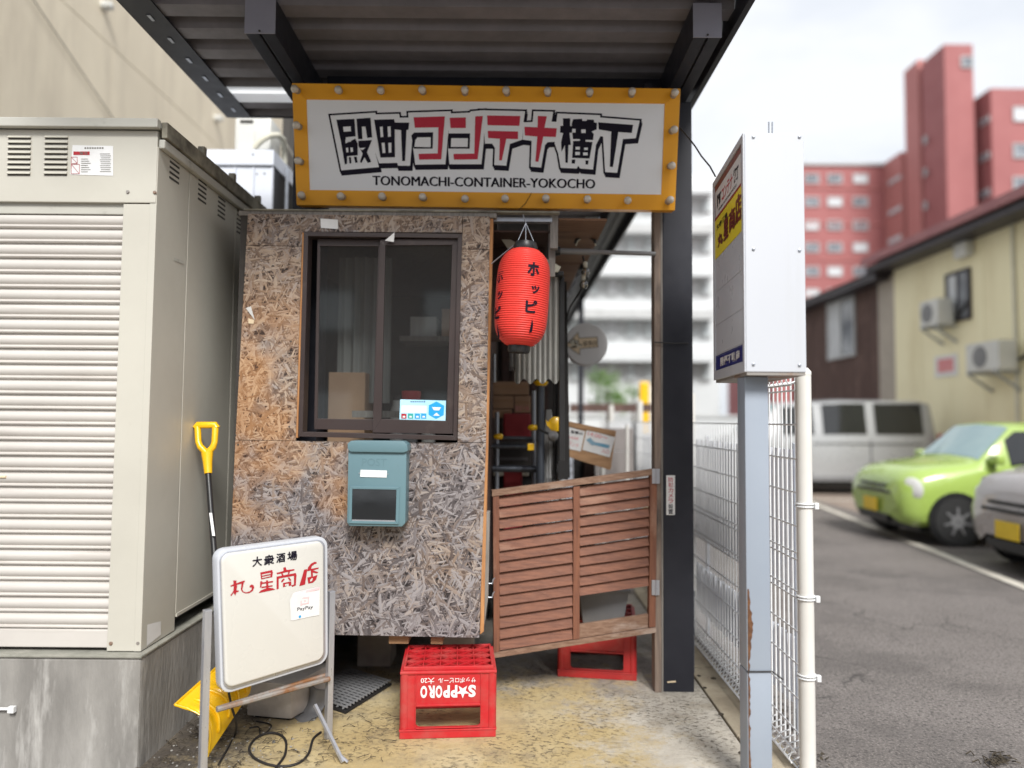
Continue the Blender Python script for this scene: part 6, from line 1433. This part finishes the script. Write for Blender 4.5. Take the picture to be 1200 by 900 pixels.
def rwin(px, py, w, h, Y, c='farwin'):
    a = at(px-w/2, py+h/2, Y); b = at(px+w/2, py-h/2, Y); m = MB()
    f_ = .09; m.box((a.x,Y-.12,a.z),(b.x,Y-.005,a.z+f_)); m.box((a.x,Y-.12,b.z-f_),(b.x,Y-.005,b.z)); m.box((a.x,Y-.12,a.z+f_),(a.x+f_,Y-.005,b.z-f_)); m.box((b.x-f_,Y-.12,a.z+f_),(b.x,Y-.005,b.z-f_))
    w_ = m.build('window', M_['fargrey'], rb); MB().box((a.x+f_,Y-.05,a.z+f_),(b.x-f_,Y-.006,b.z-f_)).build('pane', M_[c], w_)
for j, py in enumerate((209.5, 236.5, 264, 290, 318, 344)):
    for i, px in enumerate((921, 951, 978, 1008)): rwin(px, py, 17, 11, 65.99, 'curtain' if (i+j) % 3 == 0 else 'farwin')
rwin(1133, 73, 14, 13, 56.99)
def swin(px0, px1, py, h, X, c):
    a = atx(px0, py+h/2, X-.01); b = atx(px1, py-h/2, X-.01); w_ = MB().box((X-.1, b.y if b.y < a.y else a.y, a.z), (X-.005, max(a.y,b.y), b.z)).build('window', M_['fargrey'], rb)
    y0, y1 = sorted((a.y,b.y)); MB().box((X-.12, y0+.1, a.z+.1), (X-.101, y1-.1, b.z-.1)).build('pane', M_[c], w_)
for py in (211, 247, 281): swin(1042, 1056, py, 13, face(1058,63), 'curtain')
for py in (164, 202, 241): swin(1083, 1086, py, 11, face(1112,57)-.2, 'farwin')
for py in (142, 184, 227): swin(1149, 1160, py, 14, face(1166,56), 'farwin')
for py in (134, 177, 216): rwin(1196, py, 18, 17, 55.99, 'curtain' if py < 150 else 'farwin'); rwin(1240, py, 18, 17, 55.99)
for py in (116, 158, 200, 243, 285): MB().box((face(903,66), 65.9, at(960,py+105,66).z), (face(1036,66), 65.985, at(960,py+103.5,66).z)).build('floor_band', M_['brickpale'], rb)

# pale building seen through the alley and right of the black post
pbd = thing('pale_office_building', 'pale grey building with balcony bands seen past the alley', 'building', (3, 26, 0))
MB().box((face(600,26), 26, -.02), (face(842,26), 36, at(826,204,26).z)).build('wall', M_['farwhite'], pbd)
for i, py in enumerate((215, 262, 312, 362, 412)):
    z = at(720, py, 25.4).z; MB().box((face(640,25.4), 25.3, z-.35), (face(836,25.4), 25.98, z)).build('balcony_slab', M_['fargrey'] if i % 2 else M_['farwhite'], pbd)
    for k in range(9):
        px = 645 + k*22; rwin_ = None; a = at(px, py+34, 25.95); b = at(px+12, py+12, 25.95); f = MB().box((a.x,25.9,a.z),(b.x,25.995,b.z)).build('window', M_['fargrey'], pbd); MB().box((a.x+.05,25.88,a.z+.05),(b.x-.05,25.899,b.z-.05)).build('pane', M_['farpane'] if k % 3 else M_['curtain'], f)
t = thing('white_side_wall', 'low white wall across the end of the alley', 'wall', (2, 17, 0)); MB().box((face(655,17), 17, -.02), (face(1000,17)-1.0, 17.2, 1.55)).build('wall', M_['farwhite'], t); MB().box((face(655,17), 16.96, 1.551), (face(1000,17)-1.0, 17.24, 1.62)).build('coping', M_['fargrey'], t)
t = thing('yellow_bollard', 'yellow upright guard post at the far end of the alley', 'guard post', at(755,520,12)); a = at(750,560,12); b = at(761,447,12); MB().box((a.x,12,-.02),(b.x,12.12,b.z)).build('post', M_['yellow'], t, bevel=.02)
t = thing('brown_rail', 'brown horizontal rail across the end of the alley', 'rail', at(710,480,11)); ibox(668, 473, 765, 483, 11.2, .1).build('rail', M_['board'], t)
# bush of many small leaves
def bush(c, r, n, label):
    t = thing('green_bush', label, 'bush', c); m = MB(); random.seed(int(c.x*100))
    cl = [Vector((random.gauss(0,.5)*r, random.gauss(0,.4)*r, random.gauss(0,.4)*r)) for _ in range(14)]
    for i in range(n):
        q = random.choice(cl); p_ = c + q + Vector((random.gauss(0,.22)*r, random.gauss(0,.22)*r, random.gauss(0,.2)*r)); s = r*random.uniform(.04,.08)
        u = Vector((random.gauss(0,1),random.gauss(0,1),random.gauss(0,1))).normalized()*s; v = u.orthogonal().normalized()*s*.6; m.add([p_-u,p_-v,p_+u,p_+v],[(0,1,2,3)])
    m.build('crown', M_['leaf'], t, recalc=False); MB().tube([Vector((c.x,c.y,-.02)), c], [.05,.02], 6).build('stem', M_['bark'], t)
bush(at(712, 458, 13), .42, 1600, 'green bush at the end of the alley'); bush(at(742, 462, 14), .25, 600, 'smaller green bush right of the other one at the end of the alley')

# ================================================================ parked cars
def lerp(a, b, t): return a + (b-a)*t
def car(label, paint, loc, L, Wd, st, axles, rw, side_win, wind, rear=None, plate_z=.45, name='parked_car'):
    """front at local x = 0 facing -x; st: stations (x, z bottom, z shoulder, z top, w bottom, w shoulder, w top)"""
    t = thing(name, label, 'car' if name == 'parked_car' else 'van', loc); O = Vector(loc)
    def sec(x):
        for i in range(len(st)-1):
            if st[i][0] <= x <= st[i+1][0]:
                f = (x-st[i][0])/(st[i+1][0]-st[i][0]); f2 = f*f*(3-2*f)*.5+f*.5; return [lerp(a, b, f2) for a, b in zip(st[i], st[i+1])]
        return list(st[-1])
    def pt(x, kk, s, lift=0):
        X, zb, zs, zt, wb, ws, wt = sec(x)
        P = [(wb*.86,zb),(wb,zb+.07),((wb+ws)/2+.015,(zb+zs)/2),(ws,zs),(lerp(ws,wt,.55),lerp(zs,zt,.52)),(wt,zt-.035),(wt*.80,zt),(0,zt+.025)]
        i = min(int(kk), 6); f = kk-i; w = lerp(P[i][0],P[i+1][0],f); z = lerp(P[i][1],P[i+1][1],f); return O + Vector((X, s*(w + (lift if kk < 6 else 0)), z + (lift if kk >= 5 else 0)))
    xs = []
    for i in range(len(st)-1): xs += [lerp(st[i][0], st[i+1][0], q) for q in (0,.5)]
    xs.append(st[-1][0]); m = MB(); ks = [k/2 for k in range(15)]
    rows = [[pt(x, k, -1) for k in ks] + [pt(x, k, 1) for k in reversed(ks[:-1])] for x in xs]; m.grid(rows)
    n_ = len(rows[0]); m.add(rows[0], [tuple(range(n_))]); m.add(rows[-1], [tuple(range(n_))])
    m.v = m.v
    b = m.build('body', M_[paint], t, smooth=45)
    def patch(nm, mt, x0, x1, k0, k1, s, lift=.006, par=t):
        m = MB(); rows = [[pt(lerp(x0,x1,i/4), lerp(k0,k1,j/4), s, lift) for j in range(5)] for i in range(5)]; m.grid(rows); return m.build(nm, M_[mt], par, smooth=60)
    for (x0, x1, k0, k1) in side_win:
        for s in (-1, 1): patch('side_window', 'carglass', x0, x1, k0, k1, s, .008)
    m = MB(); rows = []
    for i in range(7):
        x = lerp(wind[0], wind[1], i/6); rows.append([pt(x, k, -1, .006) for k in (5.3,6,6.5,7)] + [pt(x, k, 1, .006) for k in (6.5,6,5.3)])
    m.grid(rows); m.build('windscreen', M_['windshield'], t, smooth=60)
    for ax in axles:
        for s in (-1, 1):
            yw = s*(Wd/2-.075); c = O + Vector((ax, yw, rw))
            m = MB(); m.lathe([(rw*1.17,-.01),(rw*1.17,.012)], O+Vector((ax, s*(Wd/2-.004), rw+.02)), 24, 'Y'); m.build('wheel_arch', M_['black'], t)
            m = MB(); m.lathe([(rw*.6,-.09),(rw*.95,-.09),(rw,-.06),(rw,.06),(rw*.95,.09),(rw*.6,.09)], O+Vector((ax, s*(Wd/2-.07), rw)), 28, 'Y'); w_ = m.build('wheel', M_['tyre'], t, smooth=40)
            yo = O.y + s*(Wd/2+.018); m = MB(); m.lathe([(0,-.0),(rw*.12,-.006*1),(rw*.55,.004),(rw*.66,.0)], (O.x+ax, yo, rw+O.z), 20, 'Y'); m.build('rim', M_['rim'], w_, smooth=40)
            for a in range(7):
                an = a*2*math.pi/7; MB().box((-.012,-.006,.06),(.012,.006,rw*.6), TR(Vector((O.x+ax, yo+s*.006, rw+O.z)))@Matrix.Rotation(an,4,'Y')).build('spoke', M_['rim'], w_)
    # lamps, grille, plate
    xf = st[1][0]
    for s in (-1, 1):
        m = MB(); c = pt(xf+.10, 3.0, s); m.v, m.f = [], []
        bmv = MB().lathe([(0,-.025),(.10,-.018),(.145,.02),(.12,.06)], (0,0,0), 18, 'X'); Mx = TR(c + Vector((-.03, -s*.055, -.06))) @ Matrix.Rotation(R(s*-32),4,'Z'); bmv.v = [Mx @ v for v in bmv.v]; bmv.build('headlight', M_['headlight'], t, smooth=60)
        c = pt(wind[0]+.12, 4.2, s); m = MB().box((-.05,-.09,-.06),(.06,.09,.06), TR(c + Vector((0, s*.11, .0)))); m.build('wing_mirror', M_[paint], t, bevel=.035, smooth=60)
    z = plate_z; c = O + Vector((-.035, 0, z)); pl_ = MB().box((c.x-.012,c.y-.165,c.z-.085),(c.x,c.y+.165,c.z+.085)).build('number_plate', M_['plate'], t, bevel=.008)
    m = MB(); m.box((O.x-.012,O.y-.42,z+.16),(O.x+.05,O.y+.42,z+.20)); m.box((O.x-.012,O.y-.35,z-.20),(O.x+.05,O.y+.35,z-.11)); m.build('grille', M_['black'], t, bevel=.01)
    for s in (-1, 1): m = MB(); m.box((O.x+L*.40,O.y+s*Wd/2*.985-.006,.28),(O.x+L*.405,O.y+s*Wd/2*.985+.006,.86)); m.build('door_gap', M_['black'], t); MB().box((O.x+L*.60,O.y+s*(Wd/2+.004)-.008,.78),(O.x+L*.65,O.y+s*(Wd/2+.004)+.008,.805)).build('door_handle', M_[paint], t, bevel=.004)
    if name == 'parked_van':
        for s in (-1, 1):
            ys_ = O.y + s*(Wd/2+.002)
            for fx_ in (.20, .68): MB().box((O.x+L*fx_, ys_-.012, .34), (O.x+L*fx_+.018, ys_+.012, 1.10)).build('door_gap', M_['black'], t)
            MB().box((O.x+L*.41, ys_-.014, 1.02), (O.x+L*.92, ys_+.008, 1.04)).build('slide_rail', M_['black'], t)
            MB().box((O.x+.3, ys_-.02, .27), (O.x+L-.2, ys_+.006, .36)).build('sill_trim', M_['greyplastic'], t)
            MB().box((O.x+L-.06, ys_-.14, .75), (O.x+L+.012, ys_-.02, 1.25)).build('tail_lamp', M_['red2'], t, bevel=.02)
    else:
        for s in (-1, 1): MB().box((O.x+.72, O.y+s*(Wd/2-.004)-.012, .22), (O.x+L-.8, O.y+s*(Wd/2-.004)+.012, .29)).build('sill_trim', M_['black'], t, bevel=.004)
        MB().box((O.x-.02,O.y-.30,plate_z+.24),(O.x+.06,O.y+.30,plate_z+.275)).build('bonnet_gap', M_['black'], t)
    m = MB().box((O.x+.25,O.y-Wd/2*.8,.14),(O.x+L-.25,O.y+Wd/2*.8,.26)); m.build('underbody', M_['black'], t)
    return t
hatch = [(0,.32,.48,.62,.44,.56,.46),(.05,.25,.62,.78,.60,.65,.54),(.18,.21,.74,.885,.69,.71,.61),(.45,.20,.80,.945,.71,.73,.64),(.80,.20,.85,.99,.72,.74,.66),(.95,.20,.87,1.02,.72,.74,.66),(1.42,.20,.90,1.45,.72,.74,.57),(2.2,.20,.92,1.475,.72,.74,.56),(2.9,.20,.94,1.45,.72,.74,.55),(3.2,.22,.95,1.36,.71,.73,.53),(3.34,.26,.90,1.05,.67,.70,.55),(3.4,.34,.70,.80,.60,.64,.50)]
xg = at(1073, 600, 8.45).x - .12
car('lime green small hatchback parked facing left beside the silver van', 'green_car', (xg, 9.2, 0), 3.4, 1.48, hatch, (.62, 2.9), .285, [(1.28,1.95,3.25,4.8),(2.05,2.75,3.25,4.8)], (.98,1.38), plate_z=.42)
keiwagon = [(0,.34,.46,.56,.42,.55,.45),(.04,.25,.58,.78,.60,.65,.54),(.15,.21,.74,.93,.70,.72,.62),(.5,.20,.86,1.02,.72,.735,.66),(.72,.20,.90,1.06,.72,.74,.66),(1.15,.20,.95,1.60,.72,.74,.60),(2.2,.20,.97,1.66,.72,.74,.62),(3.1,.20,.98,1.63,.72,.74,.61),(3.3,.22,.98,1.5,.71,.73,.58),(3.4,.34,.80,.95,.66,.68,.55)]
xs2 = at(1181, 640, 6.95).x
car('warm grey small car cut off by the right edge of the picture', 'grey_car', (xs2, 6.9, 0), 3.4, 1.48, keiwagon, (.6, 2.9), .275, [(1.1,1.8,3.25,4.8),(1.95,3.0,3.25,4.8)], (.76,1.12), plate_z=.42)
van = [(0,.36,.5,.62,.5,.62,.5),(.05,.28,.7,.9,.70,.76,.64),(.25,.26,.9,1.12,.80,.83,.72),(.6,.25,1.0,1.22,.82,.84,.74),(1.15,.25,1.12,1.84,.83,.845,.70),(2.5,.25,1.14,1.93,.83,.845,.72),(4.1,.25,1.14,1.93,.83,.845,.72),(4.3,.27,1.14,1.88,.82,.835,.70),(4.4,.36,1.0,1.5,.78,.79,.66)]
vx = at(1105, 500, 14.3).x - 4.45
car('silver van parked sideways behind the green hatchback', 'silver_car', (vx, 15.2, 0), 4.4, 1.69, van, (.75, 3.6), .31, [(1.25,1.85,3.2,4.9),(2.0,3.0,3.2,4.9),(3.15,4.1,3.2,4.9)], (.68,1.12), name='parked_van')

# the house across the street, seen only as the dark reflection in the hut window
t = thing('facing_building', 'plain brown building across the street from the hut', 'building', (-1, -13, 0))
MB().box((-11, -19, -.02), (8, -13, 6.6)).build('wall', M_['board'], t)
for i in range(5):
    for z in (1.0, 3.9): f = MB().box((-9.6+i*3.5, -13.0, z), (-8.0+i*3.5, -12.94, z+1.3)).build('window', M_['darkroof'], t); MB().box((-9.5+i*3.5, -12.939, z+.1), (-8.1+i*3.5, -12.93, z+1.2)).build('pane', M_['farpane'], f)
MB().box((-11.3, -19.2, 6.6), (8.3, -12.6, 6.75)).build('roof', M_['darkroof'], t)
